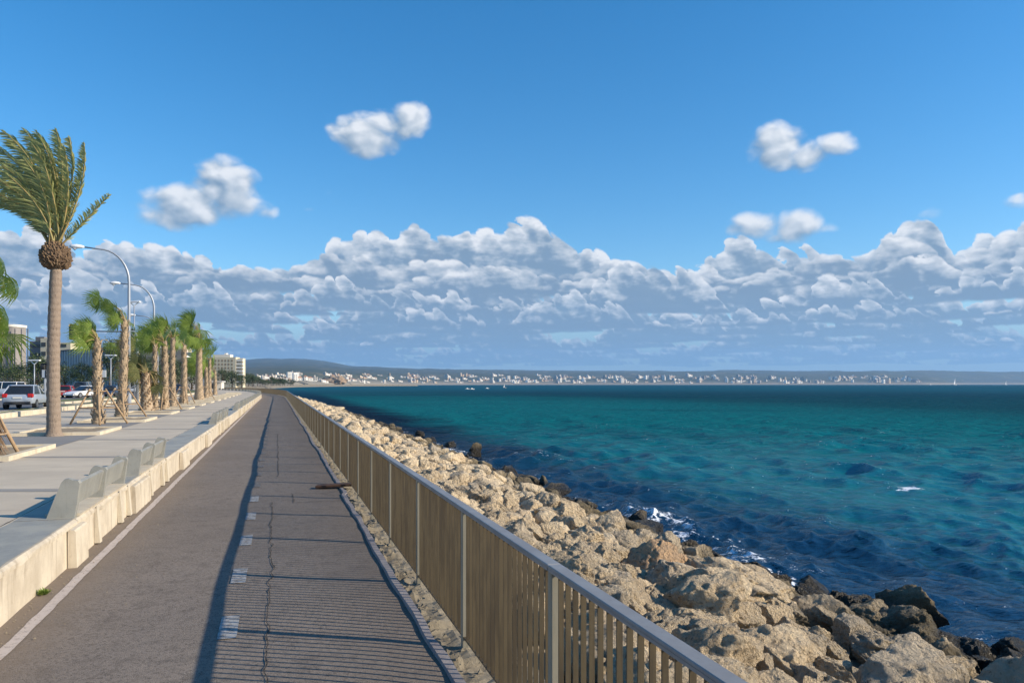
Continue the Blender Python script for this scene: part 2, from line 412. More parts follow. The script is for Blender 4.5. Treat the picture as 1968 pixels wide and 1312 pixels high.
def rock_mat():
    m, nt, b = new_mat('limestone'); co = coords(nt, 'Object'); wp = coords(nt, 'World'); x, y, z = sepxyz(nt, wp)
    oi = nt.nodes.new('ShaderNodeObjectInfo'); rr = NV(nt, oi.outputs['Random'])
    off = nt.nodes.new('ShaderNodeVectorMath'); off.operation = 'ADD'; nt.links.new(co, off.inputs[0])
    nt.links.new(vec(nt, rr*37.0, rr*91.0, rr*13.0), off.inputs[1]); c0 = off.outputs[0]
    a = tnoise(nt, c0, 1.5, 6, .65); p = tnoise(nt, c0, 7.0, 8, .78); pit = tvor(nt, c0, 9.0, 2.0)
    c = mixc(nt, a.ss(.35, .65), (.84, .67, .44), (.62, .48, .31))
    c = mixc(nt, rr.ss(.55, 1.0)*.55, c, (.50, .43, .33))
    c = mixc(nt, (tnoise(nt, wp, .35, 3, .6)).ss(.50, .68)*.5, c, (.36, .32, .25))
    c = mixc(nt, p.ss(.54, .64)*.78, c, (.15, .115, .08))
    # wet and weed covered near the water
    wn = tnoise(nt, wp, .9, 5, .65)
    low = (z*-1.0+(wn-.5)*1.3).ss(1.2, 1.7); c = mixc(nt, low*.85, c, (.085, .068, .035))
    low2 = (z*-1.0+(wn-.5)*.9).ss(1.72, 2.1); c = mixc(nt, low2, c, (.030, .025, .017))
    dk = tnoise(nt, c0, 3.2, 6, .75); c = mixc(nt, dk.ss(.58, .68)*.40*(1.0-low), c, (.23, .18, .125))
    nt.links.new(c, b.inputs['Base Color'])
    nt.links.new((low2*-.55+.92).v, b.inputs['Roughness']); b.inputs['Specular IOR Level'].default_value = .35
    h = p*1.0+pit*.55+tnoise(nt, c0, 30.0, 4, .7)*.3
    nt.links.new(bump(nt, h, 1.0, .13), b.inputs['Normal']); return m
M['rock'] = rock_mat()
def rock_orange():
    m = M['rock'].copy(); m.name = 'orange_limestone'
    for n in m.node_tree.nodes:
        if n.type == 'MIX' and abs(n.inputs[6].default_value[0]-.84) < 1e-4:
            n.inputs[6].default_value = (.74, .47, .25, 1); n.inputs[7].default_value = (.55, .37, .22, 1); break
    return m
M['rock_orange'] = rock_orange()
def trunk_mat(name, c1, c2, c3, ring=26.0, ra=.6):
    m, nt, b = new_mat(name); co = coords(nt, 'Object'); x, y, z = sepxyz(nt, co)
    a = tnoise(nt, co, 7.0, 5, .7); r = (z*ring+a*5.0)._m('SINE')
    f = tnoise(nt, vec(nt, x*30.0, y*30.0, z*9.0), 1.0, 4, .7)
    c = mixc(nt, (r*.5+.5)*ra+f*.3+.1, c1, c2); c = mixc(nt, f.ss(.56, .72), c, c3)
    nt.links.new(c, b.inputs['Base Color']); b.inputs['Roughness'].default_value = .9
    nt.links.new(bump(nt, r*ra*.6+f, .8, .03), b.inputs['Normal']); return m
M['trunk_date'] = trunk_mat('grey_palm_trunk', (.29, .225, .17), (.20, .15, .11), (.09, .06, .045), 34.0, .28)
M['trunk_fan'] = trunk_mat('fibrous_palm_trunk', (.44, .335, .22), (.30, .215, .135), (.09, .06, .035), 40, .05)
M['ball'] = simple('leaf_bases', (.20, .13, .075), (.07, .042, .025), 9.0, .95, .9, 30, .05, kind='Object')
def leaf_mat(name, c1, c2, c3=None, trans=.25):
    m, nt, b = new_mat(name); co = coords(nt, 'World')
    a = tnoise(nt, co, 2.2, 4, .6); f = tnoise(nt, co, 18.0, 2, .6)
    c = mixc(nt, a.ss(.35, .65), c1, c2)
    if c3: c = mixc(nt, f.ss(.5, .68), c, c3)
    nt.links.new(c, b.inputs['Base Color']); b.inputs['Roughness'].default_value = .5
    tr = nt.nodes.new('ShaderNodeBsdfTranslucent'); nt.links.new(c, tr.inputs[0])
    mx = nt.nodes.new('ShaderNodeMixShader'); mx.inputs[0].default_value = trans
    out = nt.nodes['Material Output']; nt.links.new(b.outputs[0], mx.inputs[1]); nt.links.new(tr.outputs[0], mx.inputs[2]); nt.links.new(mx.outputs[0], out.inputs[0])
    return m
M['date_leaf'] = leaf_mat('date_palm_leaf', (.27, .31, .11), (.36, .37, .13), (.46, .43, .18))
M['fan_leaf'] = leaf_mat('fan_palm_leaf', (.25, .35, .05), (.13, .21, .035), (.44, .50, .13), .45)
M['olive_leaf'] = leaf_mat('olive_palm_leaf', (.20, .20, .06), (.12, .135, .04), (.30, .25, .09))
M['petiole'] = simple('petiole', (.26, .24, .09), (.34, .22, .08), 4, .6, .1)
M['dry'] = simple('dry_fibre', (.30, .20, .11), (.16, .10, .06), 10, .95, .6, 40, .03)
M['tree_leaf'] = leaf_mat('tree_leaf', (.045, .075, .022), (.022, .042, .016), (.085, .105, .035), .15)
M['shrub_leaf'] = leaf_mat('shrub_leaf', (.085, .11, .035), (.05, .07, .025), None, .15)
M['bark'] = simple('bark', (.16, .12, .09), (.09, .07, .055), 6, .95, .6, 20, .03)
M['stake'] = simple('stake_wood', (.40, .28, .16), (.26, .17, .10), 9, .8, .3, 40, .01)
M['lamp'] = simple('lamp_steel', (.36, .39, .43), (.30, .33, .37), 1.0, .45, .05, metal=.3)
M['lampwhite'] = simple('lamp_white', (.75, .77, .78), (.66, .68, .70), 2, .4, .0)
M['glass'] = simple('lamp_glass', (.45, .48, .5), (.4, .42, .45), 2, .2, 0)
M['signal'] = simple('signal_black', (.02, .02, .02), (.03, .03, .03), 2, .5, 0)
M['yellow'] = simple('signal_yellow', (.55, .36, .05), (.5, .32, .05), 2, .6, 0)
M['white'] = simple('white_paint', (.72, .71, .68), (.64, .63, .60), .5, .7, .05)
M['signwhite'] = simple('sign_white', (.72, .72, .70), (.68, .68, .66), 2, .5, 0)
# ------------------------------------------------------------------ ground, path, promenade, road
S_END = 400
def wob(s, a=1.0, seed=0.0):
    return noise.noise(Vector((s*.55+seed, seed*3.1, 0)))*a
slist = frange(-7, 30, .25)+frange(30, 120, 1.0)[1:]+frange(120, S_END, 4)[1:]
def kerb_l(s): return 1.15+wob(s*.5, .07, 3.3)+wob(s*3.0, .018, 8.8) + (.04 if s > 14 else 0)
def path_z(s, t):
    k = max(0.0, min(1.0, (t+2.1)/.8))*max(0.0, min(1.0, (1.2-t)/.5))
    return k*(.034*noise.noise(Vector((s*.26, t*.35, 4.4)))+.016*noise.noise(Vector((s*.8, t*.8, 1.4))))
# cycle path
strip('cycle_path', frange(-7, 120, .25)+frange(120, S_END, 3)[1:], [-2.45]+frange(-2.2, .95, .21)+[kerb_l], path_z, M['asphalt'], smooth=True)
# broken edge strip between the path and the fence
def kerb_strip():
    ss = frange(-6, 40, .09)+frange(40, 160, .5)[1:]; vs = []; fs = []
    for s in ss:
        l = kerb_l(s)-.02; wd = .085+.03*noise.noise(Vector((s*1.6, 4, 0))); z = .03+.012*noise.noise(Vector((s*2.2, 9, 0)))
        gap = noise.noise(Vector((s*.8, 17, 0)))
        vs += [P(s, l, -.03), P(s, l+.02, z), P(s, l+wd, z+.006*noise.noise(Vector((s*9, 1, 0)))), P(s, l+wd+.03, -.04)]
    for i in range(len(ss)-1):
        for k in range(3): a = i*4+k; fs.append((a, a+1, a+5, a+4))
    o = mesh_obj('kerb_strip', vs, fs, M['kerbdark']); o['kind'] = 'structure'; return o
M['kerbdark'] = stained('old_kerb', (.27, .245, .235), (.20, .18, .18), (.33, .29, .25), sc=6, streak=False)
kerb_strip()
def footing_z(s, t):
    k = (s/.9) % 1.0
    blk = 1.0 if k < .72 else 0.0
    return -.075+.055*blk+.03*noise.noise(Vector((s*5, t*9, 2)))+.02*noise.noise(Vector((s*14, t*20, 5)))
M['footing'] = stained('footing_rubble', (.26, .22, .155), (.17, .145, .105), (.08, .065, .05), sc=5, streak=False, bs=.8)
strip('footing_strip', frange(-6, 40, .045)+frange(40, 200, .6)[1:], [lambda s: kerb_l(s)+.085, lambda s: kerb_l(s)+.15, 1.34, 1.40, 1.46, 1.54, 1.64, 1.8], footing_z, M['footing'])
# lane markings
def flat_quads(name, quads, z, mat, kind='structure'):
    vs = []; fs = []
    for q in quads:
        b = len(vs); vs += [P(s, t, z+path_z(s, t)) for s, t in q]; fs.append(tuple(range(b, b+len(q))))
    o = mesh_obj(name, vs, fs, mat); o['kind'] = kind; return o
def line_l(s): return -1.98+wob(s, .012, 1.2)-.0022*min(s, 80)
vs = []; fs = []
ls = frange(-6, 120, .12)
for s in ls: vs += [P(s, line_l(s)-.048+.012*noise.noise(Vector((s*4, 1, 3))), .007+path_z(s, line_l(s))), P(s, line_l(s)+.048+.012*noise.noise(Vector((s*4, 6, 3))), .007+path_z(s, line_l(s)))]
mesh_obj('edge_line', vs, [(2*i, 2*i+1, 2*i+3, 2*i+2) for i in range(len(ls)-1)], M['line'])['kind'] = 'structure'
dq = []; mq = []
for k in range(-2, 24):
    s = 6.33+k*1.83
    w_ = .075
    q = [(s, -.385-w_), (s, -.385+w_), (s+.62, -.385+w_), (s+.62, -.385-w_)]
    (dq if k < 5 else mq).append(q)
flat_quads('lane_dash', dq, .008, M['dash'])
flat_quads('worn_lane_dash', mq, .009, M['mark'])
# cracks and the patched rectangle
def crack(name, pts, wd, seed):
    vs = []; n = len(pts)
    for i, (s, t) in enumerate(pts):
        a = pts[max(0, i-1)]; b = pts[min(n-1, i+1)]; ds, dt = b[0]-a[0], b[1]-a[1]; L = math.hypot(ds, dt) or 1
        ww = wd*(.35+1.0*abs(noise.noise(Vector((i*.7, seed, 0))))*2)
        zz = .010+path_z(s, t)
        vs += [P(s-dt/L*ww, t+ds/L*ww, zz), P(s+dt/L*ww, t-ds/L*ww, zz)]
    mesh_obj(name, vs, [(2*i, 2*i+1, 2*i+3, 2*i+2) for i in range(n-1)], M['crack'])['kind'] = 'structure'
crack('path_crack', [(s, -.07+.05*noise.noise(Vector((s*1.1, 5, 0)))+.035*noise.noise(Vector((s*5, 7, 0)))) for s in frange(2.5, 13.5, .05)], .007, 1)
crack('path_crack', [(s, .03+.06*noise.noise(Vector((s*1.1, 9, 0)))+.03*noise.noise(Vector((s*4, 7, 0)))) for s in frange(17, 32, .08)], .009, 2)
crack('path_crack', [(s, .28+.03*noise.noise(Vector((s*5, 31, 0)))) for s in frange(13.3, 14.4, .05)][::1], .008, 3)
crack('path_crack', [(13.3+.03*noise.noise(Vector((t*5, 3, 0))), t) for t in frange(.28, 1.1, .05)], .010, 4)
crack('path_crack', [(14.4+.03*noise.noise(Vector((t*5, 13, 0))), t) for t in frange(.28, 1.1, .05)], .008, 5)
# rubble bank under the boulders (runs into the sea)
def bank_z(s, t):
    f = max(0, min(1, (t-1.8)/9.2)); z = -.22-2.55*f**1.1
    if t > 11: z = -2.75-(t-11)*.35
    rough = .0 if t < 1.9 else .28
    return z+rough*noise.fractal(Vector((s*.9, t*.9, 3)), .8, 2.1, 4)
strip('rubble_bank', frange(-14, 130, .3)+frange(130, S_END, 3)[1:], [1.8, 1.85]+frange(2.0, 14.5, .3)+[18, 30], bank_z, M['rock'], smooth=True)
# promenade
TPL = -5.25
strip('promenade', frange(-12, S_END, 4), [-12.0, -9, -6, -2.90], PROM, M['prom'])
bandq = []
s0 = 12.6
def band_poly(s, w_):
    # the bands run straight across under a slight skew
    k = .31
    return [(s, -2.93), (s+w_, -2.93), (s+w_+(-6.9)*-k*1.0, -12.0+1.2), (s+(-6.9)*-k, -12.0+1.2)]
def quads_z(name, polys, z, mat):
    vs = []; fs = []
    for q in polys:
        b = len(vs); vs += [P(s, t, z) for s, t in q]; fs.append(tuple(range(b, b+len(q))))
    o = mesh_obj(name, vs, fs, mat); o['kind'] = 'structure'; return o
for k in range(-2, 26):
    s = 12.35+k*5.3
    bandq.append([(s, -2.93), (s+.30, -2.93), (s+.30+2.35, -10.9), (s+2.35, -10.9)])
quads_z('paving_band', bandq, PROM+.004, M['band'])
# long joint beside the wall top
crackj = [(s, -2.915+.012*noise.noise(Vector((s*2, 5, 0)))) for s in frange(0, 60, .15)]
vs = []
for i, (s, t) in enumerate(crackj):
    ww = .006+.02*max(0, noise.noise(Vector((s*2.3, 2, 0)))); vs += [P(s, t-ww, PROM+.006), P(s, t+ww, PROM+.006)]
mesh_obj('paving_joint', vs, [(2*i, 2*i+1, 2*i+3, 2*i+2) for i in range(len(crackj)-1)], M['crack'])['kind'] = 'structure'
# planting squares with raised kerbs, one to a palm; grey slabs between them
PLANT_S = [17.6+k*8.2 for k in range(-2, 16)]
def planter(s):
    mb = MB(); t0, t1, L, h, wk = TPL-2.5, TPL, 3.4, .10, .16
    def ring(za, zb):
        out = [(s, t0), (s+L, t0), (s+L, t1), (s, t1)]; inn = [(s+wk, t0+wk), (s+L-wk, t0+wk), (s+L-wk, t1-wk), (s+wk, t1-wk)]
        return out, inn
    o_, i_ = ring(0, 0); z0, z1 = PROM-.02, PROM+h
    V = [P(a, b, z0) for a, b in o_]+[P(a, b, z1) for a, b in o_]+[P(a, b, z1) for a, b in i_]+[P(a, b, z0) for a, b in i_]
    fs = []
    for k in range(4):
        n_ = (k+1) % 4; fs += [(k, n_, 4+n_, 4+k), (4+k, 4+n_, 8+n_, 8+k), (8+k, 8+n_, 12+n_, 12+k)]
    root = empty('planter', P(s+L/2, (t0+t1)/2, PROM), label='low square kerbed planting bed of bare soil in the promenade', cat='planter', group='planting beds along the promenade')
    inv = Matrix.Translation(-root.location)
    o = mesh_obj('kerb', [inv @ v for v in V], fs, M['kerb'], root); fix_normals(o)
    vs = []; n = 14
    for a in range(n+1):
        for b in range(n+1):
            p = P(s+wk*.5+(L-wk)*a/n, t0+wk*.5+(t1-t0-wk)*b/n, PROM+.05+.05*noise.noise(Vector((s+a*.4, b*.4, 0)))); vs.append(inv @ p)
    mesh_obj('soil', vs, [(a*(n+1)+b, (a+1)*(n+1)+b, (a+1)*(n+1)+b+1, a*(n+1)+b+1) for a in range(n) for b in range(n)], M['soil'], root, smooth=True)
    return root
slabq = []
for s in PLANT_S:
    planter(s)
    slabq.append([(s+3.5, TPL-.05), (s+8.1, TPL-.05), (s+8.1, TPL-2.6), (s+3.5, TPL-2.6)])
quads_z('grey_paving', slabq, PROM+.008, M['slab'])
# kerb wall, verge and road
def ribbon(name, s0, s1, ta, tb, z0, z1, mat, st=2.0, label=None, cat=None, rough=0.0):
    ss = frange(s0, s1, st); vs = []; fs = []
    for s in ss:
        r = rough*noise.noise(Vector((s*.7, 3, 1)))
        vs += [P(s, ta, z0), P(s, ta, z1+r), P(s, tb, z1+r), P(s, tb, z0)]
    for i in range(len(ss)-1):
        for k in range(3): a = i*4+k; fs.append((a, a+4, a+5, a+1))
    fs += [(0, 1, 2, 3), tuple(len(vs)-4+k for k in (3, 2, 1, 0))]
    o = mesh_obj(name, vs, fs, mat); fix_normals(o)
    if label: tag(o, label, cat)
    else: o['kind'] = 'structure'
    return o
ribbon('kerb_wall', 8, S_END-20, -12.35, -12.0, PROM-.1, PROM+.24, M['kerb'], 1.5, 'low pale stone kerb wall between the promenade paving and the grass verge', 'kerb wall', .05)
strip('verge', frange(-12, S_END, 1.0), frange(-14.6, -12.35, .45), lambda s, t: PROM+.06+.08*noise.fractal(Vector((s*.7, t, 0)), .8, 2, 3), M['grass'], smooth=True)
ribbon('road_kerb', -12, S_END-20, -14.78, -14.6, PROM-.2, PROM+.06, M['kerb'], 3)
strip('road', frange(-12, S_END, 4), [-27, -24, -20, -14.78], PROM-.06, M['road'])
strip('median', frange(-12, S_END, 1.5), frange(-30, -27.2, .5), lambda s, t: PROM+.07+.06*noise.fractal(Vector((s*.7, t, 0)), .8, 2, 3), M['grass'], smooth=True)
ribbon('road_kerb', -12, S_END-20, -27.2, -27.0, PROM-.2, PROM+.07, M['kerb'], 3)
strip('road', frange(-12, S_END, 4), [-44, -36, -30], PROM-.06, M['road'])
# pavement and ground beyond
strip('pavement', frange(-12, S_END, 6), [-60, -52, -44], PROM+.05, M['slab'])
vs = [(-9000, -400, .30), (-60, -400, .30)]
ground_edge = [P(s, -50, .30) for s in frange(-12, S_END-1, 20)]
E1 = P(S_END-2, 1.4, .30)
# one broad ground sheet on the land side, out to the headland
coast = [Vector((-150, -400, .3))]+[P(s, -49, .30) for s in frange(0, S_END-2, 20)]
coast += [P(S_END-2, 4, .30), Vector((E1.x-10, E1.y+60, .3)), Vector((-330, 900, .3)), Vector((-350, 1100, .3)), Vector((-420, 1400, .3))]
inner = [Vector((-9000, v.y, .3)) for v in coast]
vs = coast+inner; n = len(coast)
mesh_obj('ground', vs, [(i, i+1, n+i+1, n+i) for i in range(n-1)], M['land'])['kind'] = 'structure'
# traffic island
def island(s0, s1, t0, t1):
    n = 16; out = []
    for k in range(n):
        a = 2*math.pi*k/n; out.append(((s0+s1)/2+(s1-s0)/2*math.copysign(abs(math.cos(a))**.5, math.cos(a)), (t0+t1)/2+(t1-t0)/2*math.copysign(abs(math.sin(a))**.5, math.sin(a))))
    z1 = PROM+.12; c = P((s0+s1)/2, (t0+t1)/2, z1)
    V = [P(a, b, PROM-.1) for a, b in out]+[P(a, b, z1) for a, b in out]+[P((s0+s1)/2+(a-(s0+s1)/2)*.96, (t0+t1)/2+(b-(t0+t1)/2)*.82, z1+.01) for a, b in out]
    fs = [(k, (k+1) % n, n+(k+1) % n, n+k) for k in range(n)]+[(n+k, n+(k+1) % n, 2*n+(k+1) % n, 2*n+k) for k in range(n)]+[tuple(range(2*n, 3*n))]
    o = mesh_obj('traffic_island', V, fs, [M['kerb'], M['grass']], midx=[0]*(2*n)+[1]); o['kind'] = 'structure'; fix_normals(o)
island(68, 100, -19.4, -16.4)
# ------------------------------------------------------------------ low wall and benches
def wall_piece(s0, s1, label, tf=-2.23, tb=-2.90, damaged=False, legs=False):
    root = empty('low_wall', P(s0, -2.5, 0), label=label, cat='wall', group='lengths of the low concrete wall')
    inv = Matrix.Translation(-root.location); ss = frange(s0+.012, s1-.012, .22 if s0 < 60 else 1.0)
    prof = [(tf, -.02), (tf+.0, .30), (tf, PROM-.055), (tf+.018, PROM-.05), (tf+.018, PROM-.012), (tf-.012, PROM+.012), (tb, PROM+.012), (tb, -.05)]
    vs = []; fs = []; np_ = len(prof)
    for s in ss:
        for j, (t, z) in enumerate(prof):
            n_ = noise.noise(Vector((s*2.1, j*1.7, s0)))
            q = P(s, t+(n_*.012 if j < 6 else 0), z+((n_*.012-.03*max(0, noise.noise(Vector((s*4.3, 3, s0)))-.25)*3) if 2 <= j <= 4 else 0)); vs.append(inv @ q)
    mi = []
    for i in range(len(ss)-1):
        for j in range(np_-1):
            a = i*np_+j; fs.append((a, a+np_, a+np_+1, a+1)); mi.append(0)
    fs += [tuple(range(np_)), tuple((len(ss)-1)*np_+j for j in range(np_))[::-1]]; mi += [0, 0]
    o = mesh_obj('wall', vs, fs, M['wall'], root, mi); fix_normals(o)
    # grey coating on the top
    vs = []
    for s in ss:
        for t in (tf-.03-.02*noise.noise(Vector((s*3, 1, 1))), tb+.02+.07*abs(noise.noise(Vector((s*1.5, 1, 7))))): vs.append(inv @ P(s, t, PROM+.0155))
    mesh_obj('top_coat', vs, [(2*i, 2*i+1, 2*i+3, 2*i+2) for i in range(len(ss)-1)], M['walltop'], root)
    return root
FINT = [(-2.56, .0), (-2.27, .0), (-2.245, .16), (-2.23, .30), (-2.215, .395), (-2.235, .43), (-2.285, .435), (-2.335, .455), (-2.375, .45), (-2.405, .415), (-2.47, .25)]
def st_mat(s, z):
    """frame with x along t, y along s at distance s"""
    h = _heading(s); o = P(s, 0, z)
    return Matrix(((math.cos(h), -math.sin(h), 0, o.x), (math.sin(h), math.cos(h), 0, o.y), (0, 0, 1, o.z), (0, 0, 0, 1)))
def bench(s0, nb, pitch, label, broken=False):
    root = empty('concrete_bench', P(s0, -2.4, PROM), label=label, cat='bench', group='concrete benches along the cycle path')
    inv = Matrix.Translation(-root.location); z0 = PROM+.016
    for k in range(nb+1):
        s = s0+k*pitch
        mb = MB(); mb.prism(FINT, -.05, .05, M=inv @ st_mat(s, z0)); f = mb.build('end_plate', M['bench_paint'], root); fix_normals(f)
        mb = MB(); mb.prism([(-2.228, -PROM+.0), (-2.16, -PROM), (-2.20, .0), (-2.215, -.03), (-2.228, -.03)], -.06, .06, M=inv @ st_mat(s+.55*pitch if k < nb else s, z0))
        l = mb.build('leg', M['bench'], root); fix_normals(l)
        if k < nb and not (broken and k == nb-1):
            mb = MB(); mb.prism([(-2.345, .13), (-2.305, .12), (-2.245, .385), (-2.285, .405)], .055, pitch-.055, M=inv @ st_mat(s, z0))
            b_ = mb.build('backrest', M['bench_paint'], root); fix_normals(b_)
            mb = MB(); mb.prism([(-2.60, -.0), (-2.236, -.0), (-2.224, .028), (-2.60, .034)], .056, pitch-.056, M=inv @ st_mat(s, z0))
            b_ = mb.build('seat', M['bench'], root); fix_normals(b_)
    return root
words = ['first', 'second', 'third', 'fourth', 'fifth', 'sixth', 'seventh', 'eighth', 'ninth', 'tenth', 'eleventh', 'twelfth', 'thirteenth', 'fourteenth', 'fifteenth', 'sixteenth', 'seventeenth', 'eighteenth', 'nineteenth', 'twentieth']
pieces = [(-5, 9.75)]; s = 9.75
while s < 118: pieces.append((s, s+7.3)); s += 7.35
while s < 320: pieces.append((s, s+14.6)); s += 14.7
for i, (a, b) in enumerate(pieces):
    lab = 'long near length of stained cream concrete wall with a bluish grey top' if i == 0 else (f'{words[i]} length of low cream concrete wall counting away from the camera' if a < 118 else 'far length of low concrete wall where the promenade bends left')
    wall_piece(a, b, lab)
bi = 0
BENCH = [(9.9, 2), (14.1, 2), (31.2, 2), (35.3, 2), (47.5, 2), (54.2, 2), (60, 2), (66, 2), (72, 2), (79, 2), (86, 2), (93, 2), (100, 2), (107, 2), (114, 2)]
for (s, nb) in BENCH:
    bench(s, nb, 1.45, 'nearest grey concrete bench, its thick end plate standing beside the long wall' if bi == 0 else f'{words[bi]} grey concrete bench counting away from the camera along the wall')
    bi += 1
b0 = None; s = 121.0
while s < 318:
    if b0 is None: b0 = bench(s, 2, 1.45, 'far concrete bench where the promenade bends left'); h0_ = _heading(s); c_ = b0
    else: c_ = copy_tree(b0)
    c_.location = P(s, -2.4, PROM); c_.rotation_euler = (0, 0, _heading(s)-h0_); s += 6.4
# projecting blocks against the wall foot
def block(s0, s1, h, label):
    ss = frange(s0, s1, .15); vs = []; fs = []
    root = P(s0, -2.2, 0)
    for s in ss:
        e = .006*noise.noise(Vector((s*5, 2, 2)))
        for t, z in ((-2.222, -.02), (-2.222, h-.02), (-2.16+e, h-.03), (-2.145+e, h-.05), (-2.13+e, -.02)): vs.append(P(s, t+.0, z)-root)
    for i in range(len(ss)-1):
        for j in range(4): a = i*5+j; fs.append((a, a+5, a+6, a+1))
    fs += [(0, 1, 2, 3, 4), tuple((len(ss)-1)*5+j for j in (4, 3, 2, 1, 0))]
    o = mesh_obj('wall_block', vs, fs, M['wall'], loc=root); fix_normals(o); return tag(o, label, 'concrete block', 'blocks projecting from the wall foot')
block(9.35, 9.9, .45, 'chipped cream concrete block projecting from the wall end by the nearest bench')
block(13.0, 14.5, .46, 'sunlit cream concrete block projecting between the first two benches')
block(19.3, 20.6, .44, 'cream concrete block projecting from the wall beyond the second bench')
block(26.0, 27.5, .44, 'cream concrete block projecting from the wall halfway to the third bench')
# ------------------------------------------------------------------ fence
def fence():
    root = empty('fence', P(3.665, 1.4, 0), label='long bronze slatted metal fence with grey steel handrail between the path and the rocks', cat='fence')
    o0 = root.location.copy(); inv = Matrix.Translation(-o0)
    PW = 1.955; k0, k1 = -3, 90; far = (MB(), MB(), MB())
    pm = MB()
    pm.bevbox(-.026, .026, -.030, .030, -.06, 1.075, .004)           # upright
    pm.prism([(-.014, -.06), (.10, -.06), (.10, -.045), (.014, .06)], -.012, .012)  # gusset foot
    pm.bevbox(-.07, .12, -.07, .07, -.075, -.055, .004)              # foot plate
    post = None; panel = None; rail = None
    for k in range(k0, k1):
        s = 3.665+k*PW; h = _heading(s+PW/2); base = P(s, 1.4, 0)-o0
        if post is None:
            post = pm.build('post', M['post'], root); p = post
            mb = MB(); n = 20
            for i in range(1, n):
                y = PW*i/n; mb.box(-.014, .014, y-.004, y+.004, .085, 1.062)
            mb.box(-.018, .018, .03, PW-.03, .075, .089); mb.box(-.018, .018, .03, PW-.03, 1.058, 1.075)
            panel = mb.build('slat_panel', M['bars'], root); q = panel
            mb = MB(); mb.bevbox(-.038, .038, .003, PW*3-.003, 1.078, 1.098, .004)
            mb.box(-.037, -.031, .006, PW*3-.006, 1.064, 1.079); mb.box(.031, .037, .006, PW*3-.006, 1.064, 1.079)
            rail = mb.build('handrail', M['rail'], root); r = rail
        else:
            p = post.copy(); COL.objects.link(p); q = panel.copy(); COL.objects.link(q)
            r = None
            if (k-k0) % 3 == 0: r = rail.copy(); COL.objects.link(r)
        p.location = base; p.rotation_euler = (0, 0, h)
        q.location = base; q.rotation_euler = (0, 0, h)
        if r: r.location = base; r.rotation_euler = (0, 0, _heading(s+PW*1.5))
    for k in range(k1, 165):
        s = 3.665+k*PW; h = _heading(s+PW/2); T = Matrix.Translation(P(s, 1.4, 0)-o0) @ Matrix.Rotation(h, 4, 'Z')
        far[0].box(-.026, .026, -.03, .03, -.06, 1.075, 0, T)
        for i in range(1, 10): far[1].box(-.014, .014, PW*i/10-.04, PW*i/10+.04, .085, 1.062, 0, T)
        far[2].box(-.043, .043, 0, PW, 1.078, 1.098, 0, T)
    for mb, nm, mm in zip(far, ('post', 'slat_panel', 'handrail'), (M['post'], M['bars'], M['rail'])): mb.build(nm, mm, root)['kind'] = 'stuff'
    return root
fence()
# rusty plate across the kerb
pl = MB().bevbox(-.36, .36, -.11, .11, .0, .05, .008)
o = pl.build('steel_plate', M['rust'], loc=(0, 0, 0)); p = P(14.95, 1.09, .035); o.location = p; o.rotation_euler = (R(1), R(-3), R(3))
tag(o, 'dark rusty steel plate lying from the path edge to the fence foot', 'steel plate')
# ------------------------------------------------------------------ boulders
def rock_data(seed, sub, cuts=9, pitted=1.0):
    r = random.Random(seed); bm = bmesh.new(); bmesh.ops.create_icosphere(bm, subdivisions=sub, radius=1)
    sx, sy, sz = 1.0, r.uniform(.72, 1.0), r.uniform(.58, .85)
    pl = []
    for _ in range(cuts):
        n = Vector((r.gauss(0, 1), r.gauss(0, 1), r.gauss(0, 1))).normalized(); pl.append((n, r.uniform(.50, .80)))
    off = Vector((r.uniform(0, 99), r.uniform(0, 99), r.uniform(0, 99)))
    for v in bm.verts:
        p = v.co.copy()
        p *= 1+.24*noise.noise(p*1.1+off)
        for n, d in pl:
            e = p.dot(n)-d
            if e > 0: p -= n*e*.97
        q = p*1.0
        a = noise.fractal(q*2.2+off, .75, 2.1, 6)
        b = 1-abs(noise.noise(q*4.3+off))*2; c = noise.noise(q*9+off)
        e1 = max(0, noise.noise(q*3.1+off*2)-.12); e2 = max(0, noise.noise(q*7.5+off)-.1)
        k = .095*a+pitted*(.05*min(b, .7)-.10*max(0, c)-.26*e1-.17*e2)
        p *= 1+k
        v.co = Vector((p.x*sx, p.y*sy, p.z*sz))
    me = bpy.data.meshes.new('boulder'); bm.to_mesh(me); bm.free()
    me.polygons.foreach_set('use_smooth', [True]*len(me.polygons)); me.materials.append(M['rock'])
    return me
hi = [rock_data(100+i, 5, 11+i % 5, 1.0 if i % 3 else .65) for i in range(12)]
lo = [rock_data(200+i, 3, 12) for i in range(8)]
lo_np = []
for me in lo:
    a = np.empty(len(me.vertices)*3, np.float32); me.vertices.foreach_get('co', a)
    f = np.empty(len(me.loops), np.int32); me.loops.foreach_get('vertex_index', f); lo_np.append((a.reshape(-1, 3), f.reshape(-1, 3)))
rr = random.Random(5); rocks = []
s = -9.0
while s < 150:
    pitch = .43 if s < 30 else (.62 if s < 70 else .85)
    t = 1.9
    while t < 10.8:
        f = (t-1.9)/9.9
        rad = (rr.uniform(.18, .36) if rr.random() < .62 else rr.uniform(.32, .52))*(1.0+.12*f)
        if rr.random() < .05: rad *= 1.35
        if s > 30: rad *= 1.1
        ss, tt = s+rr.uniform(-.28, .28), t+rr.uniform(-.25, .25)
        if tt-rad*.9 < 1.62: rad = max(.12, (tt-1.64)/.95)
        rocks.append((ss, tt, rad))
        t += pitch*rr.uniform(.8, 1.15)*(.75+rad*.8)
    s += pitch
